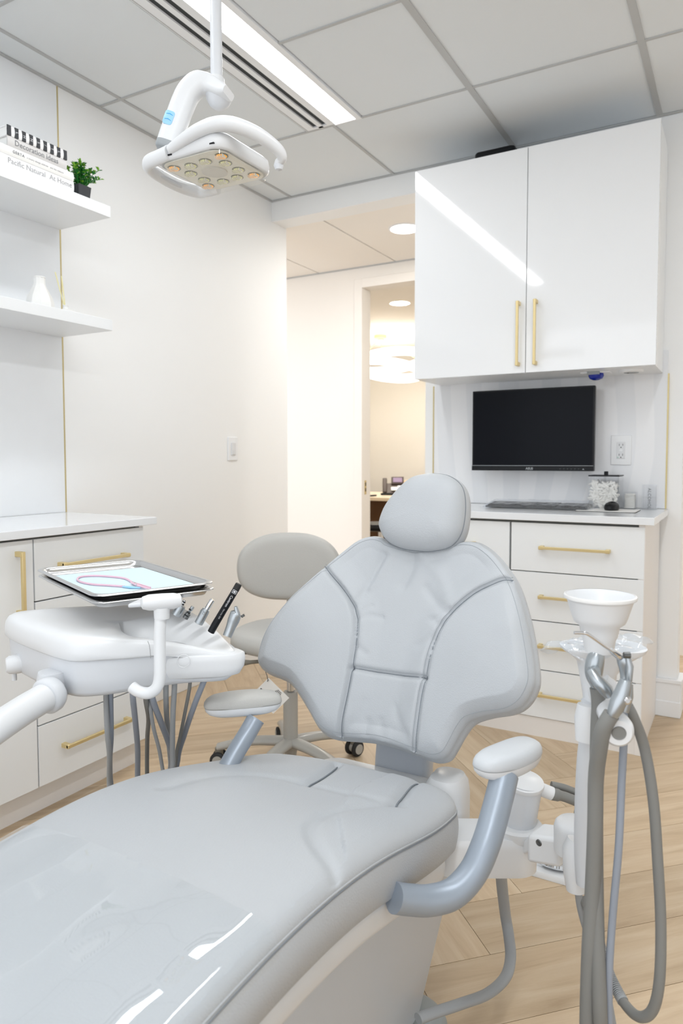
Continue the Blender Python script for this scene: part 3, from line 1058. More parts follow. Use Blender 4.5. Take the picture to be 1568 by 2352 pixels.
# small acrylic box of gauze
t = thing('gauze_box', 'small clear box of folded white gauze right of the cotton jar', 'box', (-.42, 3.28, CZ))
gx, gy, go = -.432, 3.30, .026
m = MB()
for sx in (-1, 1):
    m.box(gx+sx*go-.001, gx+sx*go+.001, gy-go, gy+go, CZ, CZ+.075)
    m.box(gx-go, gx+go, gy+sx*go-.001, gy+sx*go+.001, CZ, CZ+.075)
m.box(gx-go, gx+go, gy-go, gy+go, CZ+.0005, CZ+.003)
m.build('wall', 'acry', t, smooth=False)
for k in range(12):
    z = CZ+.004+k*.0053
    tw = random.uniform(-.12, .12)
    s_ = .021
    cs, sn = math.cos(tw), math.sin(tw)
    MB().loft([[(gx+(x*cs-y*sn), gy+(x*sn+y*cs), z+h) for x, y in rrect(s_, s_, .006, 3)] for h in (0, .0047)]).build('gauze_pad', 'cotton', t, .001)
# alcohol dispenser
t = thing('alcohol_dispenser', 'clear acrylic holder lettered ALCOHOL at the counter end', 'dispenser', (-.355, 3.30, CZ))
ax, ay = -.353, 3.30
m = MB()
for sx in (-1, 1):
    m.box(ax+sx*.028-.0015, ax+sx*.028+.0015, ay-.028, ay+.028, CZ, CZ+.108)
    m.box(ax-.028, ax+.028, ay+sx*.028-.0015, ay+sx*.028+.0015, CZ, CZ+.108)
m.box(ax-.028, ax+.028, ay-.028, ay+.028, CZ+.0005, CZ+.004)
m.box(ax-.028, ax+.028, ay-.028, ay+.028, CZ+.052, CZ+.054)
m.build('wall', 'acry', t, smooth=False)
text('lettering', 'ALCOHOL', .0185, (ax-.005, ay-.0302, CZ+.094), ((0, 0, -1), (1, 0, 0), (0, -1, 0)), 'ink', t, spacing=1.05)

# ================================================================== OFFICE BEYOND THE DOOR
t = thing('desk', 'cream office desk seen through the doorway', 'desk', (-3.0, 7.0, 0))
box('top', -4.5, -1.25, 6.35, 7.5, .715, .748, 'desk', t, .003)
box('front_panel', -4.5, -1.25, 6.95, 6.98, 0, .715, 'brown', t)
box('leg_panel', -2.985, -2.955, 6.40, 7.4, 0, .715, 'desk', t)
box('monitor_arm_base', -3.05, -2.55, 6.31, 6.5, .700, .7145, 'rubber', t, .004)
px, py, pz = P(888, 1137, 7.55)[0], 6.98, .748
t = thing('desk_phone', 'dark desk telephone with a lit screen on the office desk', 'telephone', (px, py, pz))
fw = Vector((.45, -.89, 0)).normalized()
rt = Vector((.89, .45, 0)).normalized()
upz = Vector((0, 0, 1))


def ob(name, c, hx, hy, hz, m_, tilt=0.0, par=None, bev=.004):
    c = Vector((px, py, pz))+rt*c[0]-fw*c[1]+upz*c[2]
    nz = (upz*math.cos(tilt)+fw*math.sin(tilt))
    ny = (upz*math.sin(tilt)-fw*math.cos(tilt))
    return MB().obox(c, rt*hx, ny*hy, nz*hz).build(name, m_, par or t, bev)


ob('body', (.02, 0, .055), .105, .095, .022, 'phone', .55)
sc_ = ob('screen_unit', (.035, .06, .150), .068, .045, .012, 'phone', 1.05)
ob('screen', (.035, .048, .158), .050, .028, .004, 'phones', 1.05, par=sc_)
ob('keypad', (.0, -.055, .065), .038, .03, .006, 'plas', .62)
ob('dial', (.055, -.02, .085), .022, .02, .006, 'plas', .62)
hs = ob('handset', (-.105, -.01, .095), .024, .10, .022, 'phone', .9, bev=.012)
ob('foot', (-.05, -.11, .012), .10, .03, .010, 'black', 0)
cd = [P(863, 1136, 7.4), P(850, 1139, 7.3), P(838, 1142, 7.2), P(826, 1143, 7.2), P(810, 1141, 7.2)]
o = MB().tube(spline([(c[0], c[1], max(.754, .756)) for c in cd], 6), .010, 8).build('phone_cord', 'black')
tag(o, 'black coiled cord lying on the office desk beside the telephone', 'cord')
sx_, sy_, sz_ = P(875, 1207, 5.9)
t = thing('office_stool', 'dark padded stool seat in front of the walnut office panels', 'stool', (sx_, sy_, 0))
MB().lathe((sx_, sy_, sz_-.04), [(.15, 0), (.19, .012), (.20, .035), (.18, .06), (.08, .068), (.001, .07)], 36).build('seat', 'black', t)
MB().cyl((sx_, sy_, .05), (sx_, sy_, sz_-.03), .025).build('column', 'chrome', t)
MB().lathe((sx_, sy_, 0), [(.2, 0), (.2, .012), (.05, .03), (.03, .05)], 32).build('base', 'black', t)
# ring chandelier
rcx, rcy, rcz = P(890, 838, 7.7)
t = thing('ring_chandelier', 'large glowing ring lamps hanging from the office ceiling', 'chandelier', (rcx, rcy, 2.48))
for r_, dz, tx, ty in ((.40, .035, .06, -.02), (.36, -.045, -.10, .10)):
    ring = [(rcx+r_*math.cos(a), rcy+r_*math.sin(a), rcz+dz+tx*math.cos(a)+ty*math.sin(a)) for a in [2*PI*k/48 for k in range(49)]]
    MB().tube(ring, .045, 14, cap=False).build('ring_tube', 'ringl', t)
cpx = P(873, 789, 7.7)
MB().lathe((cpx[0], cpx[1], 2.445), [(.07, 0), (.07, .035)], 28).build('canopy', 'brass', t)
for k in range(3):
    a = 2*PI*k/3
    MB().cyl((cpx[0], cpx[1], 2.45), (rcx+.36*math.cos(a), rcy+.36*math.sin(a), rcz+.03), .004, seg=8).build('suspension_rod', 'brass', t)
q = P(960, 1092, 8.35)
t = thing('office_chair', 'tan rounded chair back just showing beside the headrest', 'chair', (q[0], q[1], 0))
MB().loft([[(q[0]+.02+x*k, q[1]+y*.35, z) for x, y in rrect(.28, .2, .12)] for z, k in ((.50, .9), (.56, 1), (.80, .98), (.87, .8), (.895, .5))]).build('backrest', mat('tan_fabric', (232, 212, 182), .8, bump=.3, bscale=300), t)
MB().loft([[(q[0]+.02+x, q[1]-.04+y, z) for x, y in rrect(.25, .18, .08)] for z in (.42, .50)]).build('seat', 'leatherw', t)
MB().cyl((q[0]+.02, q[1], .02), (q[0]+.02, q[1], .43), .03).box(q[0]-.2, q[0]+.24, q[1]-.03, q[1]+.03, 0, .03).box(q[0]-.01, q[0]+.05, q[1]-.2, q[1]+.2, 0, .03).build('frame', 'black', t)

# ================================================================== DENTAL CHAIR
XC = -.64
ch = thing('dental_chair', 'pale grey upholstered dental chair with curved winged backrest in the room centre', 'dental chair', (XC, .8, 0))


def pxp(lst, ox, oy, sc):
    return [(ox+x/sc, oy+y/sc) for x, y in lst]


# backrest: a shell on an inclined plane whose wings come forward
BO = np.array([XC, 1.29, .53])
BE = np.array([0, .41, .912])
BE /= np.linalg.norm(BE)
BN = np.array([0, -BE[2], BE[1]])


def wing(u):
    return .55*u*u


def bmap(u, v, h):
    return tuple(BO + np.array([u, 0, 0]) + BE*v + BN*(h+wing(u)))


def unproj(x, y, o, e, n, wf):
    q = RM.T @ np.array([(x-CX)/FPX, -(y-CY)/FPX, 1.0])
    sh = 0.0
    for _ in range(8):
        oo = o+n*sh
        t_ = np.dot(oo-EY, n)/np.dot(q, n)
        p = EY+q*t_
        u = p[0]-o[0]
        sh = wf(u)
    w = p-o-n*sh
    return (u, float(np.dot(w, e)))


bo_px = [(853, 1233), (823, 1243), (788, 1269), (748, 1303), (710, 1336), (667, 1377), (628, 1425), (606, 1466), (595, 1510), (599.5, 1531), (619, 1546.5), (645, 1556.5), (667, 1568), (686, 1592), (710, 1631), (729.6, 1666), (749, 1685), (775, 1694), (814, 1697), (857.5, 1700.5), (901, 1711), (944, 1726.5), (979, 1740), (1003, 1746), (1026.7, 1739.5), (1044, 1713.5), (1061, 1683), (1083, 1657), (1122, 1644), (1174, 1635.4), (1204.5, 1618), (1224, 1588), (1230.5, 1553), (1222, 1484), (1209, 1418.6), (1187, 1349), (1161, 1306), (1131, 1271), (1100, 1249.5), (1070, 1245), (1048, 1250), (992, 1262), (949, 1261), (892, 1247), (875, 1236.5)]
bU = lambda x, y: unproj(x, y, BO, BE, BN, wing)
bo = [bU(*p) for p in bo_px]
sL = spline([bU(*p) for p in pxp([(383, 578), (430, 632), (490, 700), (540, 770), (570, 840), (577, 900), (570, 1000), (550, 1125), (525, 1250), (490, 1400), (473, 1492)], 580, 1050, 2.306)], 6)
sR = spline([bU(*p) for p in pxp([(1382, 655), (1340, 658), (1290, 680), (1180, 740), (1060, 850), (1000, 950), (960, 1060), (937, 1170), (915, 1260), (895, 1380), (875, 1510), (862, 1566)], 580, 1050, 2.306)], 6)
sH = spline([bU(*p) for p in pxp([(550, 1125), (640, 1138), (760, 1155), (937, 1178)], 580, 1050, 2.306)], 6)
# creases of the loose centre panel
wr_px = [([(700, 520), (660, 620), (600, 740), (570, 800)], .004, .014), ([(640, 700), (700, 600), (745, 530)], -.003, .012), ([(860, 520), (850, 600), (810, 680)], .004, .016),
         ([(585, 870), (640, 850), (700, 860)], .0022, .010), ([(1050, 830), (1000, 800), (930, 700)], .0025, .014), ([(1010, 900), (960, 870)], .0018, .010),
         ([(585, 1020), (620, 1050)], .0018, .010), ([(975, 970), (900, 1010)], .0016, .012), ([(900, 520), (1000, 640), (1050, 760)], -.0025, .018),
         ([(510, 1450), (580, 1380), (610, 1300)], .0012, .014), ([(860, 1530), (800, 1430), (770, 1330)], .0014, .014), ([(700, 1480), (690, 1400)], .0014, .012), ([(610, 1470), (620, 1400)], .0012, .010), ([(1060, 820), (990, 870)], .002, .008), ([(590, 840), (650, 800)], .0016, .008)]
groove = [(np.array(sL), .011, .0060), (np.array(sR), .011, .0060), (np.array(sH), .009, .0055)]
for pth, dep, wd in wr_px:
    groove.append((np.array(spline([bU(*p) for p in pxp(pth, 580, 1050, 2.306)], 4)), dep*1.5, wd*.75))


def back_extra(uv):
    # centre panel sits lower than the side bolsters
    a = segdist(uv, sL)
    b = segdist(uv, sR)
    ss = lambda t_: np.clip(t_, 0, 1)**2*(3-2*np.clip(t_, 0, 1))
    ul = np.interp(uv[:, 1], [p[1] for p in sL][::-1], [p[0] for p in sL][::-1])
    ur = np.interp(uv[:, 1], [p[1] for p in sR][::-1], [p[0] for p in sR][::-1])
    ins = (uv[:, 0] > ul) & (uv[:, 0] < ur)
    return np.where(ins, -.014*ss(np.minimum(a, b)/.06), .014*ss(np.minimum(a, b)/.11))


backrest, bH, bol = pillow('backrest', bo, bU(905, 1470), bmap, .022, .055, .034, ch, 'leather', groove, back_extra, dome=.010, domer=.22, N=520, MR=90)


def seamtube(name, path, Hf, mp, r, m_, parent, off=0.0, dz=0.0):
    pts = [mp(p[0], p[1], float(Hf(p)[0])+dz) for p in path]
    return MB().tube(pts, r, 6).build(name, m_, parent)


def offset_path(path, d):
    q = np.array(path)
    t_ = np.gradient(q, axis=0)
    t_ /= np.linalg.norm(t_, axis=1)[:, None]+1e-9
    return [tuple(a) for a in q+np.stack([-t_[:, 1], t_[:, 0]], 1)*d]


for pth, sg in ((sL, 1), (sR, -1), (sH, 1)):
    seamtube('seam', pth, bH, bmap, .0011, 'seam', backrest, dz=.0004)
    seamtube('stitching', offset_path(pth, .0058*sg), bH, bmap, .0006, 'stitch', backrest, dz=.0002)
cen = np.array(bU(905, 1470))


def ringpath(ol, c, inset):
    d = c-ol
    n = np.linalg.norm(d, axis=1)[:, None]
    return ol+d/n*inset


for ins in (.011,):
    rp = ringpath(bol, cen, ins)
    rp = np.vstack([rp, rp[:1]])
    seamtube('stitching', [tuple(p) for p in rp], bH, bmap, .0006, 'stitch', backrest, dz=.0002)
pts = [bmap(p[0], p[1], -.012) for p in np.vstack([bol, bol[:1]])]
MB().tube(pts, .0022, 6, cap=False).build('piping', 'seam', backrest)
# hard back shell behind the upholstery
shell_o = [tuple(cen+(np.array(p)-cen)*.86) for p in bo]
pillow('back_shell', shell_o, cen, lambda u, v, h: bmap(u, v, -.075-h*.6), .018, .05, -.036, ch, 'plas', N=120, MR=12)

# headrest
HO = np.array([XC, 1.455, .955])
HE = np.array([0, .30, .954])
HN = np.array([0, -.954, .30])
ho_px = [(983, 1089), (949, 1097), (918, 1122), (888, 1160), (873, 1197), (875, 1219), (892, 1244), (922.6, 1259), (961.6, 1265), (996, 1265), (1035, 1254), (1058, 1225), (1067, 1180), (1066, 1137), (1055, 1111), (1031, 1094), (1005, 1089)]
hU = lambda x, y: unproj(x, y, HO, HE, HN, lambda u: .2*u*u)
hmap = lambda u, v, h: tuple(HO+np.array([u, 0, 0])+HE*v+HN*(h+.2*u*u))
hc = hU(975, 1180)
headrest, hH, hol = pillow('headrest', [hU(*p) for p in ho_px], hc, hmap, .030, .060, .040, ch, 'leather', dome=.014, domer=.08, N=180, MR=36, bulge=.004)
pts = [hmap(p[0], p[1], -.002) for p in np.vstack([hol, hol[:1]])]
MB().tube(pts, .0018, 6, cap=False).build('piping', 'seam', headrest)
for ins, dz in ():
    rp = ringpath(hol, np.array(hc), ins)
    seamtube('stitching', [tuple(p) for p in np.vstack([rp, rp[:1]])], hH, hmap, .0006, 'stitch', headrest, dz=.0003)
pts = [hmap(p[0], p[1], -.030) for p in np.vstack([hol, hol[:1]])]
MB().tube(pts, .0012, 6, cap=False).build('piping', 'stitch', headrest)
a_, b_ = Vector(hmap(0.0, .0, -.04)), Vector(bmap(0, .30, -.09))
MB().tube([a_, (a_+b_)/2+Vector((0, .02, 0)), b_], [.022, .024, .026], 16, flat=.5).build('headrest_bar', 'tubem', ch)

# seat
so = [(-.438, 1.15), (-.445, 1.205), (-.475, 1.248), (-.54, 1.268), (-.62, 1.275), (-.71, 1.272), (-.80, 1.255), (-.872, 1.22), (-.905, 1.15), (-.912, 1.05), (-.905, .9), (-.895, .75), (-.885, .6), (-.88, .4), (-.872, .1), (-.855, -.12), (-.80, -.22), (-.66, -.25), (-.52, -.22), (-.465, -.12), (-.452, .1), (-.444, .4), (-.440, .6), (-.437, .75), (-.435, .9), (-.434, 1.04)]
zY = [-.3, -.15, 0, .2, .4, .55, .65, .75, .85, .95, 1.04, 1.12, 1.2, 1.3]
zZ = [.39, .43, .485, .545, .577, .591, .592, .586, .571, .546, .519, .499, .484, .474]


def seatz(y):
    return float(np.interp(y, zYf, zZf))


zYf = np.linspace(-.3, 1.3, 80)
zZf = np.interp(zYf, zY, zZ)
for _ in range(6):
    zZf = np.convolve(np.pad(zZf, 2, mode='edge'), [1/5]*5, 'valid')


def smap(u, v, h):
    lift = .006*max(0, min(1, (-.62-u)/.22))*math.exp(-((v-.85)/.28)**2)
    return (u, v, seatz(v)+h+(lift if h > -.02 else lift*.6))


def sU(x, y, z=.535):
    for _ in range(12):
        p = PL(x, y, 'Z', z)
        z = .5*z+.5*(seatz(p[1])+.026)
    return (p[0], p[1])


sc1 = [sU(*p, .50) for p in [(774, 1749), (762, 1762), (742, 1778), (720, 1791), (700, 1798)]]
sc2 = [sU(*p, .50) for p in [(960, 1788), (945, 1800), (933, 1817), (921, 1832), (905, 1847)]]
soft1 = [sU(*p, .535) for p in [(700, 1798), (640, 1788), (560, 1783), (490, 1788), (430, 1800), (380, 1815)]]
soft2 = [sU(*p, .57) for p in [(905, 1847), (850, 1850), (800, 1857), (755, 1867), (725, 1882), (711, 1900), (716, 1925), (735, 1950), (765, 1985), (786, 2025), (795, 2070), (800, 2105)]]
soft3 = [sU(*p, .52) for p in [(700, 1798), (770, 1815), (840, 1835), (905, 1847)]]
sgr = [(np.array(spline(sc1, 6)), .010, .010), (np.array(spline(sc2, 6)), .010, .010), (np.array(spline(soft1, 6)), .0045, .014), (np.array(spline(soft2, 6)), .0050, .009), (np.array(spline(soft3, 6)), .003, .014)]


def seat_extra(uv):
    d = segdist(uv, np.array(spline(soft2, 4)))
    right = (uv[:, 0] > np.interp(uv[:, 1], [.8, .95, 1.1, 1.2], [-.45, -.55, -.60, -.60]))
    return np.where(right, .005*np.clip(d/.03, 0, 1), 0)-.006*np.exp(-(((uv[:, 0]+.66)/.10)**2+((uv[:, 1]-1.0)/.2)**2))


scen = np.array((-.66, .55))
seat, sHf, sol = pillow('seat', so, scen, smap, .018, .040, .068, ch, 'leather', sgr, seat_extra, dome=.012, domer=.2, N=680, MR=150, bulge=.008)
for pth in (sc1, sc2):
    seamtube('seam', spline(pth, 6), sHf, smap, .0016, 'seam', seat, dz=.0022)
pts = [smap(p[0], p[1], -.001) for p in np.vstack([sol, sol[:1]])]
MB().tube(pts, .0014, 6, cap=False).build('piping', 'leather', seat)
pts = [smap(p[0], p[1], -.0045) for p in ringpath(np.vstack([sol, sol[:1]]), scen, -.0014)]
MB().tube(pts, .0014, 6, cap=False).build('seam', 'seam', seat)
# clear protective cover over the foot end
CVY = .625
fv, ff = [], []
nu, nv = 46, 80
for j in range(nv+1):
    y = -.245+(CVY+.245)*j/nv
    xs_ = [p for p in sol if abs(p[1]-y) < .012]
    xl_, xr_ = min(p[0] for p in xs_), max(p[0] for p in xs_)
    for i in range(-4, nu+5):
        if i < 0:
            q = smap(xl_-.004, y, i*.012)
        elif i > nu:
            q = smap(xr_+.004, y, -(i-nu)*.012)
        else:
            x = xl_+(xr_-xl_)*i/nu
            x = min(max(x, xl_+.001), xr_-.001)
            wv = .0030*noise.noise(Vector((x*7, y*2.0, 1)))+.0007*noise.noise(Vector((x*26, y*16, 5)))
            q = smap(x, y, float(sHf((x, y))[0])+.0045+wv)
        fv.append(q)
w_ = nu+9
for j in range(nv):
    for i in range(w_-1):
        a = j*w_+i
        ff.append((a, a+1, a+w_+1, a+w_))
cv = sheet(fv, ff, 'plastic_cover', 'film', ch)
cv['label'] = 'clear shiny protective film over the foot end'
# seat pan, pedestal, floor plate
pan = [tuple(scen+(np.array(p)-scen)*np.array((.95, .955))) for p in so]
pillow('seat_pan', pan, scen, lambda u, v, h: smap(u, v, h-.080), .010, .03, .034, ch, 'plas', N=140, MR=12, bulge=.003)
m = MB()
rings = []
for z, ya, yb, hx in ((.0, .25, 1.245, .112), (.03, .25, 1.255, .115), (.2, .36, 1.36, .128), (.34, .46, 1.405, .130), (.385, .48, 1.41, .130)):
    yc, hy = (ya+yb)/2, (yb-ya)/2
    rings.append([(-.645+x, yc+y, z+(.075*max(0, min(1, (1.15-yc-y)/.45)) if z > .35 else 0)) for x, y in rrect(hx, hy, .035, 5)])
m.loft(rings)
m.build('pedestal', 'pedw', ch)
m = MB()
m.loft([[(-.66+x*k, .75+y*k, z) for x, y in rrect(.19, .56, .09, 8)] for z, k in ((0, 1), (.022, 1), (.036, .97), (.044, .90))])
m.build('floor_plate', 'base', ch)
# rear housing behind the seat and lift column
m = MB()
m.loft([[(-.66+x*k, 1.325+y*k, z) for x, y in rrect(.17, .055, .04, 6)] for z, k in ((.30, .8), (.34, .95), (.425, 1), (.446, .95), (.452, .85))])
m.build('rear_housing', 'plas', ch)
m = MB()
m.loft([[(-.512+x*k, 1.335+y*k, z) for x, y in rrect(.040, .050, .032, 6)] for z, k in ((.33, 1), (.450, 1), (.474, .93), (.487, .75), (.491, .4))])
m.build('rear_cap', 'plas', ch)
# back support arm
m = MB()
rings = []
for k in range(9):
    a = k/8
    y, z = 1.395+.10*a*a, .36+.42*a
    hx = .066-.004*a
    rings.append([(XC+x, y+yy*(1-.2*a), z) for x, yy in rrect(hx, .026, .018, 5)])
m.loft(rings)
m.build('back_support', 'post', ch)
# arms
apx = [(905, 2062, 1.035), (935, 2066, 1.045), (985, 2068, 1.06), (1040, 2052, 1.075), (1085, 2005, 1.09), (1115, 1940, 1.105), (1136, 1870, 1.13), (1150, 1815, 1.15), (1158, 1780, 1.165)]
apts = [P(*p) for p in apx]
lpts = [P(455, 1905, 1.18), P(470, 1870, 1.24), P(497, 1812, 1.32), P(522, 1762, 1.365), P(545, 1722, 1.395), P(566, 1688, 1.42), P(582, 1660, 1.445), P(588, 1650, 1.45)]
XM = -.615
for s_ in (1, -1):
    pts = apts if s_ > 0 else lpts
    sp_ = spline(pts, 6)
    n_ = len(sp_)
    arm = MB().tube(sp_, [(.0215 if s_ > 0 else .0175)+.0015*k/n_ for k in range(n_)], 20).build('arm_tube', 'tubem', ch)
    pc = (-.336, 1.155) if s_ > 0 else (-.886, 1.145)
    ang = math.radians(-22 if s_ > 0 else -46)
    cs, sn = math.cos(ang), math.sin(ang)

    def padring(k, z, hx=(.033 if s_ > 0 else .031), hy=(.075 if s_ > 0 else .080)):
        out = []
        for a in [2*PI*i/44 for i in range(44)]:
            ca, sa = math.cos(a), math.sin(a)
            x = math.copysign(abs(ca)**.72, ca)*hx*k
            y = math.copysign(abs(sa)**.80, sa)*hy*k
            x += .006*s_*(1-(y/hy)**2)
            out.append((pc[0]+x*cs-y*sn, pc[1]+x*sn+y*cs, z))
        return out
    up = MB().loft([padring(k, z) for k, z in ((.985, .6262), (1.0, .6292), (.99, .635), (.94, .641), (.84, .646), (.6, .6495), (.2, .651))]).build('arm_pad', 'padc' if s_ > 0 else 'leatherw', ch, angle=80)
    lo = MB().loft([padring(k, z) for k, z in ((.45, .6045), (.72, .607), (.88, .6125), (.965, .620), (.98, .6258))]).build('arm_pad_base', 'plas', ch, angle=80)

# ================================================================== ASSISTANT ARM
aa = thing('assistant_arm', 'white jointed support arm with hose holders right of the dental chair', 'instrument arm', (-.33, 1.3, 0))
# horizontal arm from behind the seat
p0, p1 = Vector(P(1040, 1945, 1.36)), Vector(P(1190, 1958, 1.36))
ax = (p1-p0).normalized()
ax.z = 0
ax.normalize()
sd = Vector((-ax.y, ax.x, 0))
L = (p1-p0).length
zc0 = (p0.z+p1.z)/2
m = MB()
rings = []
for z, k in ((-.038, .90), (-.030, .98), (.0, 1.0), (.018, 1.0), (.028, .97), (.034, .90)):
    rr_ = []
    for x, y in rrect(.100, .046, .044, 8):
        c = p0+ax*(L*.5-.004)+ax*x*1.0+sd*y*k
        rr_.append((c.x, c.y, zc0+z+.006))
    rings.append(rr_)
m.loft(rings)
m.build('arm_link', 'plas', aa, angle=60)
# link to the chair, hidden under the seat
q0 = p0+ax*(-.02)
MB().loft([[(q0.x-.09+x, q0.y+y, zc0+z) for x, y in rrect(.10, .04, .02, 4)] for z in (-.025, .02)]).build('arm_link', 'plas', aa, .004)
# collar and canister
cc_ = Vector(P(1188, 1935, 1.36))
cc_.z = zc0
m = MB().lathe((cc_.x, cc_.y, zc0+.03), [(.045, 0), (.047, .004), (.047, .020), (.043, .024), (.034, .024)], 40)
m.build('collar', 'plas', aa)
m = MB()
ca = Vector((.10, .05, 1)).normalized()
m.lathe((cc_.x+.002, cc_.y, zc0+.045), [(.030, 0), (.031, .02), (.034, .085), (.0335, .088)], 36, ca)
can = m.build('canister', 'plasg', aa)
m = MB()
ct = Vector((cc_.x+.002, cc_.y, zc0+.045))+ca*.088
m.lathe(ct, [(.036, -.004), (.037, 0), (.036, .004), (.030, .007), (.002, .009)], 36, Vector((.14, -.16, 1)).normalized())
m.build('canister_lid', 'plas', can)
e0 = ct-ca*.012+ax*.030
e1 = e0+ax*.024-Vector((0, 0, .010))
MB().cyl(e0, e1, .0125).build('elbow', 'plas', can)
hp = [e1-ax*.002, e1+ax*.03-Vector((0, 0, .008)), e1+ax*.065-Vector((0, 0, .028)), Vector(P(1325, 1890, 1.40)), Vector(P(1345, 1950, 1.40))]
MB().tube(spline([tuple(p) for p in hp], 8), [.0115]*5+[.0095]*28, 14).build('suction_hose', 'hosed', aa)
hp2 = [Vector(p)+Vector((-.004, .02, .008)) for p in hp]
MB().tube(spline([tuple(p) for p in hp2], 8), .007, 12).build('suction_hose', 'hosed', aa)
# clevis block with bolt
b0, b1 = Vector(P(1232, 1930, 1.30)), Vector(P(1300, 1940, 1.26))
bx = (b1-b0).normalized()
by = Vector((-bx.y, bx.x, 0)).normalized()
bz = bx.cross(by)
m = MB()
m.obox((b0+b1)/2-Vector((0, 0, .004)), bx*((b1-b0).length/2+.004), by*.030, Vector((0, 0, .026)))
m.build('clevis_block', 'plas', aa, .007)
bc = Vector(P(1242, 1932, 1.27))
MB().lathe(bc-by*.004, [(.0065, 0), (.0065, .004), (.0045, .0055), (.002, .0045)], 18, -by).build('bolt', 'screw', aa)
MB().obox(cc_+(b0-cc_)*.62, (b0-cc_)*.42, by*.018, Vector((0, 0, .014))).build('clevis_lug', 'plas', aa, .005)
# round joint cap
jc = Vector(P(1318, 1915, 1.22))
MB().lathe((jc.x, jc.y, jc.z-.035), [(.028, 0), (.033, .004), (.034, .045), (.032, .053), (.027, .058), (.01, .060), (.001, .0602)], 40).build('joint_cap', 'plas', aa)
# vertical column
vb, vt = Vector(P(1328, 2042, 1.165)), Vector(P(1348, 1605, 1.10))
m = MB()
vv = [Vector(P(1323, 2044, 1.165)), Vector(P(1322, 2000, 1.165)), Vector(P(1321, 1950, 1.165)), Vector(P(1327, 1930, 1.165))]
m.tube([tuple(p) for p in vv], [.016, .0205, .021, .017], 20)
m.build('column_foot', 'plas', aa)
m = MB()
vv = [Vector(P(1347, 2030, 1.14)), Vector(P(1345, 1960, 1.14)), Vector(P(1348, 1850, 1.13)), Vector(P(1353, 1750, 1.115)), Vector(P(1358, 1690, 1.11)), Vector(P(1360, 1610, 1.10))]
m.tube([tuple(p) for p in spline(vv, 5)], [.0165+.003*math.sin(k/25*PI) for k in range(26)], 20)
m.build('column', 'plasg', aa)
m = MB()
vv = [Vector(P(1350, 1700, 1.09)), Vector(P(1351, 1650, 1.09)), Vector(P(1352, 1618, 1.09))]
m.tube([tuple(p) for p in vv], [.019, .021, .017], 20)
m.build('column_sleeve', 'plas', aa)
# neck that spreads into the tray holding plate
m = MB()
rings = []
for (x, y, d, hx, hy) in ((1375, 1640, 1.11, .020, .020), (1375, 1590, 1.11, .024, .022), (1372, 1545, 1.11, .027, .024), (1378, 1520, 1.11, .034, .030), (1384, 1503, 1.11, .050, .036), (1384, 1492, 1.11, .062, .040), (1384, 1484, 1.11, .064, .041)):
    c = Vector(P(x, y, d))
    rings.append([tuple(c+Vector(_r)*a+Vector((-_r[1], _r[0], 0))*b) for a, b in rrect(hx, hy, min(hx, hy)*.8, 6)])
m.loft(rings)
m.build('holder_neck', 'plas', aa, angle=70)
# crinkled wrap on the plate
c0 = Vector(P(1384, 1484, 1.11))
fv, ff = [], []
nn, mm = 10, 48
for i in range(nn+1):
    for j in range(mm):
        a = 2*PI*j/mm
        r_ = i/nn
        hx = .068*r_*(1+.12*noise.noise(Vector((math.cos(a)*2, math.sin(a)*2, 0))))
        ext = (.030*math.exp(-((a-PI)/.32)**2)+.016*math.exp(-((a-.25)/.4)**2))*r_**2
        hy = .044*r_
        p = c0+Vector(_r)*math.cos(a)*(hx+ext)+Vector((-_r[1], _r[0], 0))*math.sin(a)*hy
        z = .004+.010*noise.noise(Vector((p.x*40, p.y*40, 2)))+.004*noise.noise(Vector((p.x*110, p.y*110, 7)))
        if r_ > .95:
            z -= .010+.004*math.sin(a*5)
        if r_ > .5:
            z += .010*max(0, math.cos(a-.5))
        fv.append((p.x, p.y, p.z+z))
for i in range(nn):
    for j in range(mm):
        k = (j+1) % mm
        ff.append((i*mm+j, i*mm+k, (i+1)*mm+k, (i+1)*mm+j))
sheet(fv, ff, 'plastic_wrap', 'wrap', aa)
# handpiece bar: two holders and a white sleeve with a round end
k0, k1 = Vector(P(1374, 1592, 1.07)), Vector(P(1420, 1682, .93))
m = MB()
kd = (k1-k0).normalized()
m.tube([tuple(k0-kd*.004), tuple(k0), tuple(k0+kd*.03), tuple(k0.lerp(k1, .55)), tuple(k1-kd*.03)], [.011, .015, .016, .0155, .017], 24)
bar = m.build('holder_bar', 'plas', aa)
MB().lathe(k1-kd*.034, [(.0175, 0), (.0205, .008), (.0215, .024), (.020, .033), (.0165, .0365), (.0085, .0365)], 36, kd).build('end_ring', 'plas', bar)
MB().lathe(k1+kd*.003, [(.0093, 0), (.0088, .001), (.006, -.0005)], 30, kd).build('end_hole', 'hosed', bar)
# white funnel cup
fc = Vector(P(1375, 1497, 1.02))
sc_ = 1.02/FPX
prof = [(31, 0), (33, 8), (36, 28), (41, 40), (44, 60), (56, 70), (61, 82), (72, 118), (74, 122), (79, 124), (79, 131), (76, 132), (69, 120), (57, 84), (38, 66), (26, 60), (25, 8), (25, 0)]
t = thing('funnel_cup', 'white plastic funnel cup standing on the suction handpiece of the arm', 'cup', tuple(fc))
MB().lathe(fc, [(r*sc_, z*sc_*1.0) for r, z in prof], 48).build('bowl', 'plas', t, angle=50)
MB().lathe(fc, [(79.5*sc_, 125*sc_), (80*sc_, 128*sc_), (79*sc_, 132*sc_), (76*sc_, 132.5*sc_)], 48, cap=False).build('rim', 'ceram', t)
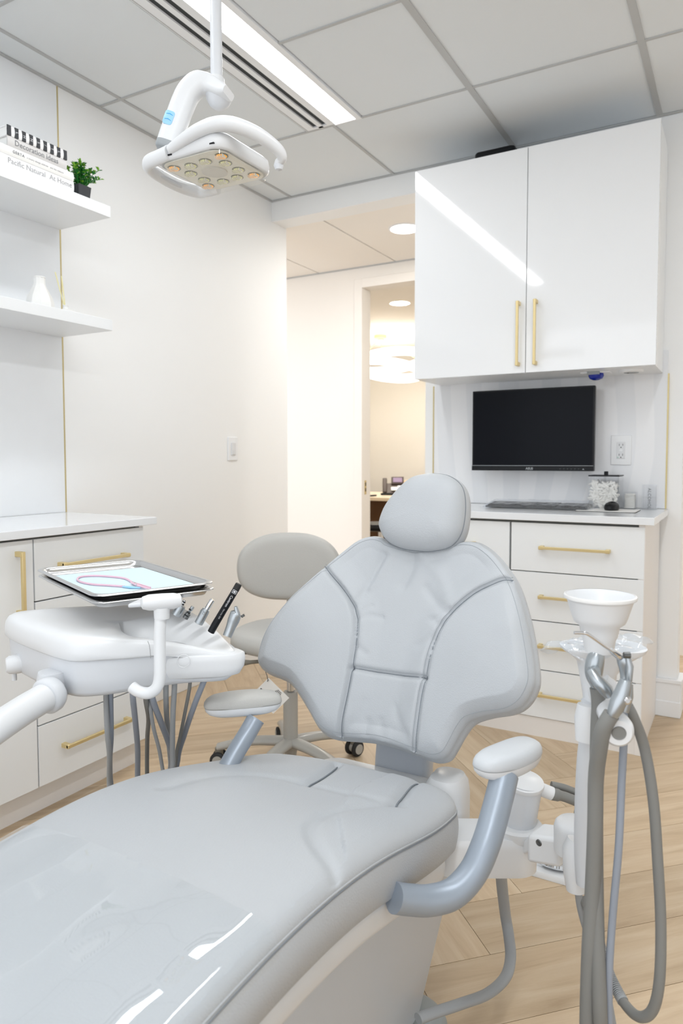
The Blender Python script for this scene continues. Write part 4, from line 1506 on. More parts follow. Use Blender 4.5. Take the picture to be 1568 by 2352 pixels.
# large suction handpiece under the cup
t = thing('suction_handpiece', 'grey suction valve handpiece holding up the white funnel cup', 'handpiece', tuple(fc))
g = [P(1372, 1500, 1.01), P(1366, 1520, 1.01), P(1363, 1545, 1.01), P(1366, 1565, 1.01), P(1370, 1580, 1.01)]
MB().tube(spline(g, 4), [.0075+.0055*math.sin(PI*min(1, k/16+.15)) for k in range(17)], 18).build('body', 'alu', t)
MB().tube([P(1356, 1542, .985), P(1368, 1560, .975), P(1392, 1585, .97), P(1400, 1597, .97)], [.0065, .0085, .0095, .0075], 14).build('lever', 'alu', t)
MB().lathe(P(1354, 1548, .99), [(.010, 0), (.010, .012)], 20, tuple(_r)).build('valve_knob', 'alu', t)
MB().tube([P(1388, 1560, 1.03), P(1402, 1572, 1.03), P(1412, 1592, 1.03)], [.008, .009, .007], 12).build('rear_valve', 'plas', t)
# syringe
t = thing('air_water_syringe', 'bright metal air water syringe with a bent tip on the right holder', 'syringe', P(1436, 1520, .96))
MB().tube(spline([P(1318, 1453, .93), P(1338, 1454, .93), P(1352, 1458, .93), P(1390, 1485, .935), P(1410, 1499, .94)], 6), .0022, 10).build('tip', 'chrome', t)
MB().tube([P(1402, 1493, .94), P(1420, 1506, .945), P(1430, 1513, .95)], [.0035, .005, .0055], 14).build('nozzle', 'chrome', t)
MB().tube(spline([P(1430, 1508, .95), P(1436, 1530, .95), P(1437, 1560, .95), P(1434, 1590, .95), P(1428, 1630, .95)], 4), [.0085, .009, .0095, .0095, .009, .0085, .008, .0075, .0075, .008, .008, .008, .008, .0075, .007, .006, .006], 18).build('body', 'alu', t)
MB().tube([P(1440, 1506, .94), P(1446, 1530, .94), P(1444, 1565, .94)], [.003, .005, .004], 10).build('trigger', 'alu', t)
MB().lathe(P(1439, 1505, .935), [(.004, -.004), (.0045, .004)], 16, tuple(_r)).build('button', 'screw', t)
# small ejector valve
t = thing('saliva_ejector', 'metal saliva ejector valve with long body leaning across the holder sleeve', 'handpiece', P(1418, 1620, .93))
MB().tube(spline([P(1437, 1562, .92), P(1428, 1592, .92), P(1416, 1620, .92), P(1406, 1645, .92)], 5), [.007+.0035*math.sin(PI*k/15) for k in range(16)], 18).build('body', 'alu', t)
MB().tube([P(1444, 1570, .925), P(1441, 1600, .925), P(1434, 1635, .925)], [.005, .007, .005], 14).build('valve', 'alu', t)
MB().lathe(P(1437, 1607, .915), [(.005, -.004), (.006, .003), (.003, .006)], 16, tuple(-_d)).build('knob', 'chrome', t)

# hoses of the assistant arm
hg = 'hoses hanging from the assistant holder'


def hose(name, lab, pts, r, m_, group=None, n=8):
    p = [P(*q) if len(q) == 3 and q[0] > 3 else q for q in pts]
    o = MB().tube(spline(p, n), r, 14).build(name, m_, None, angle=80)
    tag(o, lab, 'hose', group)
    return o


hose('hose', 'thick grey hose dropping straight from the suction handpiece', [(1370, 1580, 1.01), (1374, 1620, 1.01), (1371, 1700, 1.01), (1368, 1900, 1.0), (1370, 2100, .99), (1375, 2250, .98), (1378, 2340, .98), (1383, 2420, 1.0), (1378, 2500, 1.08), (1345, 2460, 1.2), (1300, 2440, 1.35), (1200, 2420, 1.4)], .0100, 'hosed', hg)
hose('hose', 'thick grey hose curving down left from the saliva ejector', [(1404, 1640, .925), (1386, 1672, .93), (1376, 1720, .945), (1368, 1790, .97), (1366, 1900, .98), (1360, 2050, .99), (1352, 2200, .99), (1347, 2400, 1.0), (1346, 2600, 1.05), (1300, 2650, 1.2), (1150, 2500, 1.35)], .0105, 'hosed', hg)
hose('hose', 'thin blue-grey tube falling below the round holder end', [(1432, 1640, .95), (1432, 1700, .96), (1427, 1800, .97), (1420, 1950, .97), (1406, 2110, .98), (1398, 2250, .98), (1398, 2420, .99), (1390, 2600, 1.02), (1300, 2700, 1.15), (1150, 2560, 1.3)], .0052, 'hoseb', hg)
hose('hose', 'wide grey hose loop bulging out to the right of the holder', [(1440, 1620, .97), (1455, 1650, .97), (1480, 1720, .98), (1500, 1840, .98), (1510, 1980, .98), (1517, 2120, .98), (1514, 2250, .98), (1498, 2320, .99), (1466, 2335, 1.01), (1430, 2300, 1.05), (1400, 2240, 1.09), (1378, 2170, 1.13), (1360, 2110, 1.16), (1335, 2060, 1.18)], .0074, 'hosed', hg)
hose('hose', 'pale ribbed hose passing behind the two thick grey ones', [(1327, 2040, 1.175), (1332, 2080, 1.18), (1345, 2130, 1.18), (1368, 2190, 1.16), (1385, 2250, 1.14), (1402, 2330, 1.12), (1412, 2420, 1.12), (1400, 2550, 1.15), (1250, 2500, 1.3)], .0062, 'hose', hg)
# ribs near the strain relief
m = MB()
pts = spline([P(1378, 2170, 1.13), P(1400, 2240, 1.09), P(1430, 2300, 1.05)], 16)
for k in range(0, len(pts)-1):
    a, b = Vector(pts[k]), Vector(pts[k+1])
    m.cyl(a, a+(b-a).normalized()*.0018, .0084, seg=12)
o = m.build('strain_relief', 'hose', aa)
o['kind'] = 'stuff'
# umbilical on the floor
ub = [P(1155, 2000, 1.38), (-.534, 1.80, .02)]
us = [P(1150, 1990, 1.40), P(1152, 2030, 1.44), P(1160, 2100, 1.48), P(1168, 2150, 1.47), P(1172, 2200, 1.45), P(1160, 2245, 1.41), P(1120, 2282, 1.37), P(1060, 2305, 1.33), P(1000, 2325, 1.30), P(960, 2340, 1.28)]
o = MB().tube(spline(us, 8), .0115, 16, flat=.75).build('umbilical_hose', 'hose', None, angle=80)
tag(o, 'flat pale grey umbilical curving over the floor to the chair base', 'hose')
# foot control
t = thing('foot_control', 'chrome round foot pedal on a white base on the floor', 'foot pedal', (-.43, 1.93, 0))
fcx, fcy = -.425, 1.965
MB().loft([[(fcx-.01+x*k, fcy+y*k, z) for x, y in rrect(.085, .09, .03, 6)] for z, k in ((0.0005, 1), (.010, 1), (.016, .96))]).build('base', 'plas', t)
MB().loft([[(fcx-.055+x, fcy-.03+y, z) for x, y in rrect(.030, .03, .01, 4)] for z in (.015, .026)]).build('step', 'plas', t, .003)
MB().lathe((fcx, fcy, .022), [(.060, 0), (.072, .003), (.074, .008), (.070, .014), (.050, .026), (.022, .036), (.019, .040), (.001, .041)], 56).build('pedal_dome', 'chrome', t, angle=25)
MB().lathe((fcx, fcy, .016), [(.055, 0), (.055, .007)], 40).build('skirt', 'black', t)

# ================================================================== DELIVERY UNIT
du = thing('delivery_unit', 'white instrument delivery unit on a swing arm left of the chair', 'instrument unit', (-1.08, 1.0, .75))
poly = [(-1.012, .848), (-1.085, .845), (-1.338, .905), (-1.345, .965), (-1.20, 1.115), (-1.10, 1.155), (-.965, 1.145), (-.852, 1.100), (-.845, 1.070), (-.925, 1.015)]
pr_ = resample(chaikin(poly, 3), 120)
pc_ = np.array((-1.08, 1.0))


def topz(x, y):
    t_ = max(0, min(1, (x+1.05)/.22))
    return .812-.052*t_*t_*(3-2*t_)*1.0


def dring(k, f):
    return [(pc_[0]+(p[0]-pc_[0])*k, pc_[1]+(p[1]-pc_[1])*k, f(p[0], p[1])) for p in pr_]


m = MB()
m.loft([dring(.985, lambda x, y: .768-.02*max(0, min(1, (x+1.0)/.15))), dring(1.0, lambda x, y: .771-.02*max(0, min(1, (x+1.0)/.15))), dring(1.0, lambda x, y: topz(x, y)-.026), dring(.99, lambda x, y: topz(x, y)-.016), dring(.965, lambda x, y: topz(x, y)-.007), dring(.92, lambda x, y: topz(x, y)-.001), dring(.80, lambda x, y: topz(x, y)+.001), dring(.65, lambda x, y: topz(x, y)-.001), dring(.5, lambda x, y: topz(x, y)-.004), dring(.33, lambda x, y: topz(x, y)-.006), dring(.16, lambda x, y: topz(x, y)-.007), dring(.04, lambda x, y: topz(x, y)-.007)])
m.build('lid', 'plas', du, angle=80)
m = MB()
m.loft([dring(.78, lambda x, y: .698), dring(.90, lambda x, y: .700), dring(.945, lambda x, y: .709), dring(.955, lambda x, y: .735), dring(.962, lambda x, y: .769-.018*max(0, min(1, (x+1.0)/.15)))])
m.build('body', 'plasg', du, angle=80)
# instrument nose panel: shell over the right part
nose = [(-.972, .955), (-.925, 1.005), (-.850, 1.062), (-.835, 1.096), (-.87, 1.116), (-.93, 1.115), (-.965, 1.06)]
nr_ = resample(chaikin(nose, 3), 90)
nc_ = np.array((-.905, 1.05))


def nring(k, f):
    return [(nc_[0]+(p[0]-nc_[0])*k, nc_[1]+(p[1]-nc_[1])*k, f(p[0], p[1])) for p in nr_]


m = MB()
m.loft([nring(.6, lambda x, y: .708), nring(.86, lambda x, y: .713), nring(.97, lambda x, y: .727), nring(1.0, lambda x, y: .742), nring(.985, lambda x, y: .752), nring(.90, lambda x, y: .755)])
nose_o = m.build('instrument_holder', 'plas', du, angle=80)
m = MB()
ln = [(p[0]+(p[0]-nc_[0])*.006, p[1]+(p[1]-nc_[1])*.006) for p in nr_]
seam_pts = [(x, y, .7385) for x, y in ln if y < x+1.99 and x > -.97]
si = int(np.argmin([abs(np.hypot(p[0]+.965, p[1]-.965)) for p in pr_]))
sq = pr_[si]
sl = []
for k, z in ((1.001, .760), (1.001, topz(*sq)-.026), (.991, topz(*sq)-.016), (.966, topz(*sq)-.007), (.921, topz(*sq)-.001)):
    sl.append((pc_[0]+(sq[0]-pc_[0])*k, pc_[1]+(sq[1]-pc_[1])*k, z))
MB().tube(sl, .0006, 6).build('seam_line', 'inkl', du)
cq = [i for i, p in enumerate(nr_)]
bp_ = Vector(P(450, 1508, 1.29))
ringp = []
MB().lathe((-.918, 1.004, .748), [(.012, 0), (.0128, .0006), (.012, .0012), (.0112, .0006)], 32, (.62, -.78, .1), cap=False).build('round_button', 'plas', nose_o)
# side knob at the left end, arm joint
kc = Vector(P(46, 1524, 1.42))
kx = Vector((-_r[0], -_r[1], 0))
MB().lathe(kc, [(.0, .026), (.013, .026), (.018, .020), (.019, .004), (.017, -.03)], 28, (kx*.85-Vector((_d[0], _d[1], 0))*.5)).build('side_knob', 'plas', du)
MB().tube([kc+kx*.012+Vector((0, 0, -.015)), kc+kx*.012+Vector((0, 0, -.034))], .005, 10).build('knob_lever', 'plas', du)
j0, j1 = Vector(P(110, 1598, 1.26)), Vector(P(45, 1637, 1.20))
jd = (j1-j0).normalized()
MB().lathe(j0-jd*.022, [(.020, 0), (.029, .006), (.0325, .014), (.0325, .026), (.030, .030), (.027, .031)], 32, jd).build('joint_collar', 'plasg', du)
MB().tube(spline([tuple(j0), tuple(j1), P(-60, 1710, 1.10), P(-220, 1840, .98)], 6), .0255, 24).build('swing_arm', 'plas', du)
e_ = P(-220, 1840, .98)
MB().cyl((e_[0], e_[1], .02), (e_[0], e_[1], e_[2]+.03), .032).build('arm_post', 'plas', du)
MB().loft([[(e_[0]+x, e_[1]+y, z) for x, y in rrect(.10, .10, .04)] for z in (.0005, .02)]).build('post_foot', 'plasg', du, .004)
jj = Vector(P(120, 1575, 1.30))
MB().lathe(jj+Vector((0, 0, -.028)), [(.022, 0), (.027, .01), (.027, .04), (.024, .055)], 28).build('joint_hub', 'plasg', du)
# tray arm
ta = []
MB().tube(spline([P(303, 1578, 1.275), P(318, 1588, 1.27), P(340, 1592, 1.265), P(358, 1582, 1.262), P(366, 1560, 1.262), P(367, 1520, 1.262), P(367, 1450, 1.262), P(371, 1395, 1.262)], 6), .0105, 20).build('tray_arm', 'plas', du)
tc_ = Vector(P(371, 1382, 1.262))
tdir = Vector((_r[0], _r[1], 0)).normalized()
tdir = (tdir*.94+Vector((_d[0], _d[1], 0)).normalized()*.34).normalized()
cap = [tc_-tdir*.036, tc_-tdir*.033, tc_-tdir*.022, tc_, tc_+tdir*.022, tc_+tdir*.033, tc_+tdir*.036]
MB().tube(cap, [.006, .012, .0155, .016, .0155, .012, .006], 22, flat=.92).build('tray_clamp', 'plas', du)
MB().cyl(tc_-Vector((0, 0, .030)), tc_-Vector((0, 0, .010)), .0135, .0145).build('clamp_collar', 'plas', du)
MB().obox(tc_-tdir*.05+Vector((-.02, .05, -.008)), tdir*.018, Vector((-.35, .9, 0)).normalized()*.03, (0, 0, .004)).build('tray_support', 'plasg', du, .003)
# two steel trays
TA = math.radians(-23)
tcx, tcy = -1.197, 1.112
tcs, tsn = math.cos(TA), math.sin(TA)


def tring(hx, hy, r, z, dx=0, dy=0):
    return [(tcx+dx+x*tcs-y*tsn, tcy+dy+x*tsn+y*tcs, z) for x, y in rrect(hx, hy, r, 6)]


def make_tray(z, dx, lab, bright):
    t = thing('instrument_tray', lab, 'tray', (tcx, tcy, z))
    MB().loft([tring(.196, .112, .022, z-.0145, dx), tring(.196, .112, .022, z-.0130, dx)], True).build('floor', bright, t)
    MB().loft([tring(.1955, .1115, .022, z-.0128, dx), tring(.1965, .1125, .022, z-.0125, dx), tring(.202, .117, .026, z-.004, dx), tring(.204, .119, .027, z-.0005, dx), tring(.210, .124, .030, z, dx), tring(.214, .128, .032, z-.0015, dx), tring(.2145, .1285, .032, z-.0035, dx), tring(.2125, .1265, .031, z-.003, dx), tring(.203, .118, .026, z-.0045, dx), tring(.197, .113, .022, z-.0145, dx)], False).build('rim', bright, t, angle=70)
    return t


t1 = make_tray(.8630, .003, 'lower steel instrument tray showing only its edge under the upper one', 'steel')
t2 = make_tray(.876, 0, 'polished steel instrument tray lined with a pale blue napkin', 'steel')
MB().loft([tring(.19, .108, .02, z, -.002) for z in (.8505, .8612)]).build('dark_gap_filler', 'black', t1)  # added black slab, stands in for shade and dark reflection between the trays
o = MB().loft([tring(.168, .103, .004, .8636, .022, -.006), tring(.168, .103, .004, .8645, .022, -.006)]).build('napkin', 'napkin')
tag(o, 'pale blue paper napkin lying in the upper steel tray', 'napkin')
nz = .8665
loop = [(385, 1347), (352, 1341), (325, 1331), (298, 1326), (255, 1324), (215, 1323), (185, 1325), (178, 1330), (192, 1338), (225, 1343), (262, 1344), (288, 1346)]
t = thing('napkin_chain', 'looped pink silicone bib holder lying on the blue napkin', 'bib chain', PL(270, 1335, 'Z', nz))
MB().tube(spline([PL(x, y, 'Z', nz+.0005) for x, y in ((345, 1350), (322, 1343), (303, 1337), (288, 1329), (262, 1325), (222, 1322.5), (190, 1324), (178, 1329), (184, 1336), (212, 1342), (250, 1344.5), (286, 1347))], 6), .0022, 10).build('cord', 'pink', t)
MB().tube([PL(282, 1347, 'Z', nz+.001), PL(300, 1349, 'Z', nz+.001), PL(322, 1350, 'Z', nz+.001)], [.0025, .0042, .0025], 10, flat=.6).build('clip', 'bluep', t)
MB().tube([PL(302, 1338, 'Z', nz+.002), PL(320, 1346, 'Z', nz+.002), PL(346, 1353, 'Z', nz+.002)], [.003, .004, .002], 10, flat=.6).build('clip', 'pink', t)
MB().tube([PL(304, 1336, 'Z', nz+.004), PL(313, 1340, 'Z', nz+.004), PL(312, 1344, 'Z', nz+.004)], .001, 8).build('clip_spring', 'chrome', t)
# instruments standing in the nose
PD = 1.40


def inst(name, lab, parts):
    x, y, d = parts[0][1][0]
    t = thing(name, lab, 'handpiece', P(x, y, d))
    for nm, pts, rs, m_ in parts:
        MB().tube([P(*p) for p in pts], rs, 20).build(nm, m_, t, angle=50)
    return t


i5 = inst('air_water_syringe', 'silver air water syringe without a tip, rightmost in the delivery unit', [
    ('body', [(521, 1462, 1.375), (530, 1440, 1.38), (536, 1425, 1.38), (541, 1412, 1.38), (549, 1409, 1.38)], [.0085, .0095, .0115, .0120, .009], 'alu'),
    ('nozzle', [(546, 1411, 1.375), (543, 1402, 1.375), (541, 1393, 1.375)], [.0050, .0045, .0032], 'alu'),
    ('nozzle_hole', [(541, 1393.4, 1.3745), (540.9, 1392.4, 1.3745)], [.0018, .0018], 'black'),
    ('button', [(556, 1412, 1.375), (559, 1417, 1.375)], [.004, .0035], 'screw')])
i4 = inst('ultrasonic_scaler', 'black scaler handpiece with white lettering standing in the delivery unit', [
    ('body', [(484, 1452, 1.40), (494, 1434, 1.40), (542, 1353, 1.40)], [.0070, .0072, .0066], 'black'),
    ('end_cap', [(541, 1355, 1.40), (547, 1344, 1.40), (548.5, 1341, 1.40)], [.0069, .0067, .006], 'rubber')])
a_, b_ = Vector(P(484, 1452, 1.40)), Vector(P(548, 1343, 1.40))
ud = (b_-a_).normalized()
nn_ = (Vector(EY)-(a_+b_)/2).normalized()
nn_ = (nn_-ud*nn_.dot(ud)).normalized()
td = -ud
tu = nn_.cross(td).normalized()
q = a_+(b_-a_)*.78+nn_*.0068-tu*.0024
text('lettering', 'Cavitron', .0072, tuple(q), (td, tu, nn_), 'inkw', i4, depth=.0004)
q = a_+(b_-a_)*.50+nn_*.0071-tu*.0014
text('lettering', 'Slim-Lite 360', .0042, tuple(q), (td, tu, nn_), 'inkl', i4, depth=.0004)
q = a_+(b_-a_)*.86+nn_*.0067
m = MB()
for w2, h2 in ((.0046, .0040),):
    for s1 in (-1, 1):
        m.obox(q+td*w2*s1*.7, td*.0004, tu*h2, nn_*.0003)
        m.obox(q+tu*h2*s1, td*w2*.7, tu*.0004, nn_*.0003)
    m.obox(q, td*.0016, tu*.0022, nn_*.0003)
m.build('emblem', 'inkw', i4, smooth=False)
i3 = inst('handpiece_coupler', 'silver high-speed coupler with a narrow tip, left of the black scaler', [
    ('body', [(456, 1432, 1.42), (470, 1405, 1.42), (474, 1399, 1.42)], [.0085, .0088, .0070], 'alu'),
    ('tip', [(474, 1400, 1.42), (487, 1379, 1.42), (489, 1377, 1.42)], [.0050, .0050, .0042], 'chrome')])
cq_ = Vector(P(469, 1411, 1.42))+nn_*.0086
text('mark', 'CE', .0062, tuple(cq_), (ud, -tu, nn_), 'ink', i3, depth=.0004)
i2 = inst('handpiece_coupler', 'tiny dark ringed coupler end showing beside the tray corner', [
    ('body', [(425, 1420, 1.44), (433, 1408, 1.44)], [.006, .0055], 'screw'),
    ('tip', [(433, 1408, 1.44), (437, 1402, 1.44), (438, 1401, 1.44), (443, 1393, 1.44)], [.0028, .0028, .0038, .0038], 'alu')])
for k in range(3):
    a = Vector(P(428+k*4.2, 1414-k*6.6, 1.438))
    MB().lathe(a, [(.0052-.001*k, 0), (.0052-.001*k, .0016)], 14, ud).build('ring', 'black', i2)
i1 = inst('handpiece_coupler', 'silver coupler almost hidden behind the white tray clamp', [
    ('body', [(404, 1412, 1.45), (414, 1396, 1.45), (417, 1391, 1.45)], [.0095, .0095, .0085], 'alu'),
    ('tip', [(416, 1392, 1.45), (424, 1379, 1.45)], [.003, .003], 'chrome')])
for k in range(2):
    a = Vector(P(418+k*3, 1388-k*5, 1.448))
    MB().lathe(a, [(.0045, 0), (.0045, .0016)], 14, ud).build('ring', 'black', i1)
# hoses of the delivery unit
dg = 'hoses hanging below the delivery unit'
HS = [
    ([(243, 1560, 1.33), (243, 1600, 1.34), (246, 1680, 1.38), (251, 1735, 1.42), (251, 1800, 1.46), (262, 1860, 1.45)], .0048, 'grey hose leftmost of the bundle under the delivery unit', 'hose'),
    ([(254, 1560, 1.34), (254, 1610, 1.35), (255, 1690, 1.38), (252, 1750, 1.42), (256, 1810, 1.46), (275, 1870, 1.45)], .0052, 'blue-grey hose crossing the leftmost hose of the bundle', 'hoseb'),
    ([(305, 1560, 1.32), (305, 1600, 1.33), (310, 1650, 1.37), (316, 1720, 1.42), (316, 1790, 1.46), (320, 1850, 1.45)], .0056, 'blue-grey hose left of the tray arm elbow', 'hoseb'),
    ([(331, 1560, 1.34), (335, 1610, 1.35), (341, 1650, 1.39), (338, 1700, 1.43), (338, 1790, 1.46), (345, 1850, 1.46)], .0046, 'dark hose hanging straight under the tray arm elbow', 'hosed'),
    ([(335, 1560, 1.36), (343, 1610, 1.37), (352, 1670, 1.41), (365, 1720, 1.45), (374, 1770, 1.47), (388, 1840, 1.47)], .0038, 'thin grey hose slanting right below the tray arm elbow', 'hose'),
    ([(344, 1560, 1.35), (350, 1605, 1.36), (368, 1655, 1.40), (385, 1700, 1.44), (398, 1745, 1.46), (402, 1830, 1.47)], .0060, 'blue-grey hose slanting right to the meeting point of the bundle', 'hoseb'),
    ([(381, 1540, 1.36), (381, 1600, 1.38), (383, 1650, 1.41), (387, 1700, 1.45), (392, 1750, 1.47), (400, 1830, 1.48)], .0054, 'grey hose hanging straight right of the tray arm', 'hose'),
    ([(402, 1540, 1.37), (400, 1590, 1.38), (397, 1640, 1.41), (396, 1700, 1.45), (397, 1750, 1.47), (405, 1830, 1.48)], .0054, 'grey hose second right of the tray arm', 'hose'),
    ([(438, 1540, 1.38), (435, 1580, 1.39), (424, 1640, 1.42), (414, 1690, 1.45), (404, 1745, 1.47), (410, 1830, 1.48)], .0036, 'thin taupe hose slanting left to the meeting point', 'hosed'),
    ([(482, 1530, 1.40), (468, 1565, 1.39), (446, 1620, 1.41), (424, 1685, 1.44), (408, 1745, 1.46), (412, 1830, 1.47)], .0058, 'blue-grey hose slanting steeply left from the nose of the unit', 'hoseb'),
]
for hi, (pts, r, lb, m_) in enumerate(HS):
    dd = .0 + .013*((hi*3) % 10)-.05
    pts = pts[:1]+[(a, b, c+dd*min(1, max(0, (b-1600)/120))) for a, b, c in pts[1:]]
    hose('hose', lb, pts+[(pts[-1][0]+110+6*hi, pts[-1][1]+50, 1.50+dd), (640+9*hi, 1885+6*(hi % 3), 1.56+dd)], r, m_, dg, 7)

# ================================================================== OVERHEAD LIGHT
ol_ = thing('operatory_light', 'white overhead dental lamp with amber and pale lenses on a ceiling pole', 'dental lamp', (-1.09, 1.33, 2.59))
LD = 1.70
pb = Vector(P(497, 182, LD))
MB().tube([(pb.x, pb.y, pb.z-.005), (pb.x, pb.y, 2.594)], .0140, 28).build('pole', 'plasg', ol_)
MB().lathe((pb.x, pb.y, 2.570), [(.0145, 0), (.055, .006), (.06, .02), (.06, .024)], 36, cap=False).build('ceiling_flange', 'plas', ol_)
MB().lathe((pb.x, pb.y, pb.z-.045), [(.020, 0), (.0205, .03), (.0185, .046), (.0155, .05)], 32).build('pole_socket', 'plas', ol_)
# curved arm housing, rounded rectangular section swept along a path
path = [P(525, 214, LD-.02), P(505, 208, LD-.01), P(480, 196, LD), P(455, 194, LD), P(434, 212, LD), P(420, 240, LD), P(407, 275, LD), P(396, 305, LD), P(386, 336, LD)]
path = [Vector(p) for p in spline(path, 5)]
sx = Vector((_r[0], _r[1], 0)).normalized()
fwv = Vector((_d[0], _d[1], 0)).normalized()
rings = []
n_ = len(path)
for i, p in enumerate(path):
    tg = (path[min(i+1, n_-1)]-path[max(i-1, 0)]).normalized()
    dep = (fwv-tg*fwv.dot(tg)).normalized()
    wd = tg.cross(dep).normalized()
    f = i/(n_-1)
    hw = .012+(.0265-.012)*min(1, f/.36)**1.1
    if f < .08:
        hw *= .7+.3*f/.08
    hd = .022+.006*min(1, f/.4)
    rings.append([tuple(p+wd*a+dep*b) for a, b in rrect(hw, hd, min(hw, hd)*.75, 5)])
arm = MB().loft(rings).build('arm_housing', 'plas', ol_, angle=60)
# grey end cap with a dark slot
p, tg = path[-1], (path[-1]-path[-3]).normalized()
dep = (fwv-tg*fwv.dot(tg)).normalized()
wd = tg.cross(dep).normalized()
MB().loft([[tuple(p+tg*h+wd*a*k+dep*b*k) for a, b in rrect(.027, .0285, .02, 5)] for h, k in ((-.004, 1.0), (.006, 1.0), (.011, .93), (.0125, .85))]).build('end_cap', 'plasd', arm)
q = p+tg*.0127
MB().loft([[tuple(q+tg*h+wd*a+dep*b) for a, b in rrect(.017, .011, .010, 5)] for h in (-.001, .0007)]).build('slot', 'black', arm)
# blue touch button on the outer side
q = Vector(P(384, 300, LD))
nb = (-dep*.97+wd*.0)
sgn = 1
q = path[int(n_*.80)]-dep*.0275
tgb = (path[int(n_*.86)]-path[int(n_*.74)]).normalized()
wdb = tgb.cross(dep).normalized()
if wdb.dot(sx) > 0:
    wdb = -wdb
qb = q+wdb*.010
MB().loft([[tuple(qb+(-dep)*h+wdb*a*k+tgb*b*k) for a, b in rrect(.0115, .0165, .006, 4)] for h, k in ((-.002, 1), (.0012, 1), (.0018, .94))]).build('touch_button', 'bluep', arm)
for off in (-.007, .006):
    c = qb-dep*.0019+tgb*off
    MB().tube([c-wdb*.008, c-tgb*.0022, c+wdb*.008], [.0006, .0011, .0006], 6).build('button_mark', 'blue', arm)
# bulging pivot below the elbow
MB().lathe(P(503, 222, LD+.01), [(.001, -.031), (.012, -.029), (.024, -.020), (.031, -.006), (.033, .006)], 32).build('pivot_dome', 'plasg', ol_)
# neck and ball joint
c0, c1 = Vector(P(432, 318, LD+.02)), Vector(P(442, 348, LD+.02))
MB().tube(spline([P(420, 318, LD+.01), P(434, 316, LD+.02), P(441, 330, LD+.02), P(443, 358, LD+.02)], 5), .0105, 16).build('neck', 'plas', ol_)
MB().lathe(P(432, 322, LD+.005), [(.001, -.016), (.011, -.012), (.015, 0), (.011, .012), (.001, .016)], 24).build('ball_joint', 'steel', ol_)
# head: square body
hx0, hy0, hz0 = -1.0996, 1.330, 1.808


def hring(k, z, s=.100, r=.035, dx=0, dy=0):
    return [(hx0+dx+x*k, hy0+dy+y*k, z) for x, y in rrect(s, s, r, 7)]


body = MB().loft([hring(.96, hz0), hring(1.0, hz0+.004), hring(1.02, hz0+.018), hring(1.0, hz0+.030), hring(.92, hz0+.038), hring(.7, hz0+.043), hring(.3, hz0+.046)]).build('head', 'plas', ol_, angle=60)
MB().loft([hring(.90, hz0-.0005, .1, .034), hring(.90, hz0-.002, .1, .034)]).build('reflector_board', 'panel', body)
MB().loft([hring(.95, hz0-.0, .1, .036), hring(.955, hz0-.010, .1, .036), hring(.93, hz0-.013, .1, .036)]).build('lens_cover', 'lensc', body)
av, bv = Vector((.070, .063, 0)), Vector((-.071, .061, 0))
leds = []
for v in (av, -av, bv, -bv):
    leds.append((v*.98, 'amber', .0128))
for k in range(8):
    a = math.radians(42+22.5+45*k)
    leds.append((Vector((math.cos(a), math.sin(a), 0))*.0585, 'lens', .0128))
for v, m_, r in leds:
    c = Vector((hx0, hy0, hz0-.002))+v
    well = MB().lathe(c, [(r*1.18, 0), (r*1.2, -.0012), (r*1.0, -.0016)], 22, cap=True).build('led_well', 'ledwell', body)
    MB().lathe(c, [(r*.95, -.0014), (r*.8, -.0038), (r*.45, -.0052), (.0005, -.0056)], 20).build('led_lens', m_, well)
    fins = MB()
    for f in range(5):
        o_ = -r*.8+f*r*.4
        fins.box(c.x+o_-.0004, c.x+o_+.0004, c.y-r*.95, c.y+r*.1, c.z-.0078, c.z-.0016)
    fins.build('lens_fins', 'panel', well, smooth=False)
MB().lathe((hx0, hy0, hz0-.002), [(.030, 0), (.030, -.003), (.027, -.0035)], 44).build('centre_disc', 'frost', body)
# rim vents
for dx, dy in ((-.045, -.1015), (.075, -.099)):
    box('vent_slot', hx0+dx-.006, hx0+dx+.006, hy0+dy-.0015, hy0+dy+.002, hz0+.007, hz0+.010, 'black', body)
# handles
lh = [(-.05, -.098, .016), (-.085, -.094, .014), (-.125, -.088, .012), (-.143, -.06, .010), (-.150, 0, .008), (-.146, .05, .006), (-.128, .088, .004), (-.10, .095, .004), (-.07, .098, .006)]
MB().tube(spline([(hx0+x, hy0+y, hz0+z) for x, y, z in lh], 6), .0125, 16, flat=1.35).build('handle', 'plas', ol_)
MB().tube([(hx0-.1405, hy0-.045, hz0+.004), (hx0-.1405, hy0+.055, hz0+.002)], .0048, 10, flat=1.3).build('grip_inset', 'plasg', ol_)
rp = [(-.045, -.100, .020), (-.01, -.104, .028), (.04, -.106, .040), (.085, -.100, .046), (.118, -.080, .046), (.150, -.035, .036), (.170, .01, .018), (.172, .028, .004), (.160, .032, -.004)]
sp_ = spline([(hx0+x, hy0+y, hz0+z) for x, y, z in rp], 6)
MB().tube(sp_, [.010+.0045*math.sin(PI*min(1, k/len(sp_)*1.1)) for k in range(len(sp_))], 16, flat=1.15).build('handle', 'plas', ol_)
MB().lathe(tuple(Vector(sp_[-1])+Vector((0, 0, -.006))), [(.001, -.012), (.008, -.009), (.0115, 0), (.009, .009), (.001, .012)], 20).build('handle_tip', 'plasg', ol_)
g0 = [(hx0+x, hy0+y, hz0+z) for x, y, z in ((.118, -.088, .0505), (.146, -.045, .043), (.164, -.003, .027))]
MB().tube(spline(g0, 5), .0062, 10, flat=.8).build('grip_inset', 'plasd', ol_)

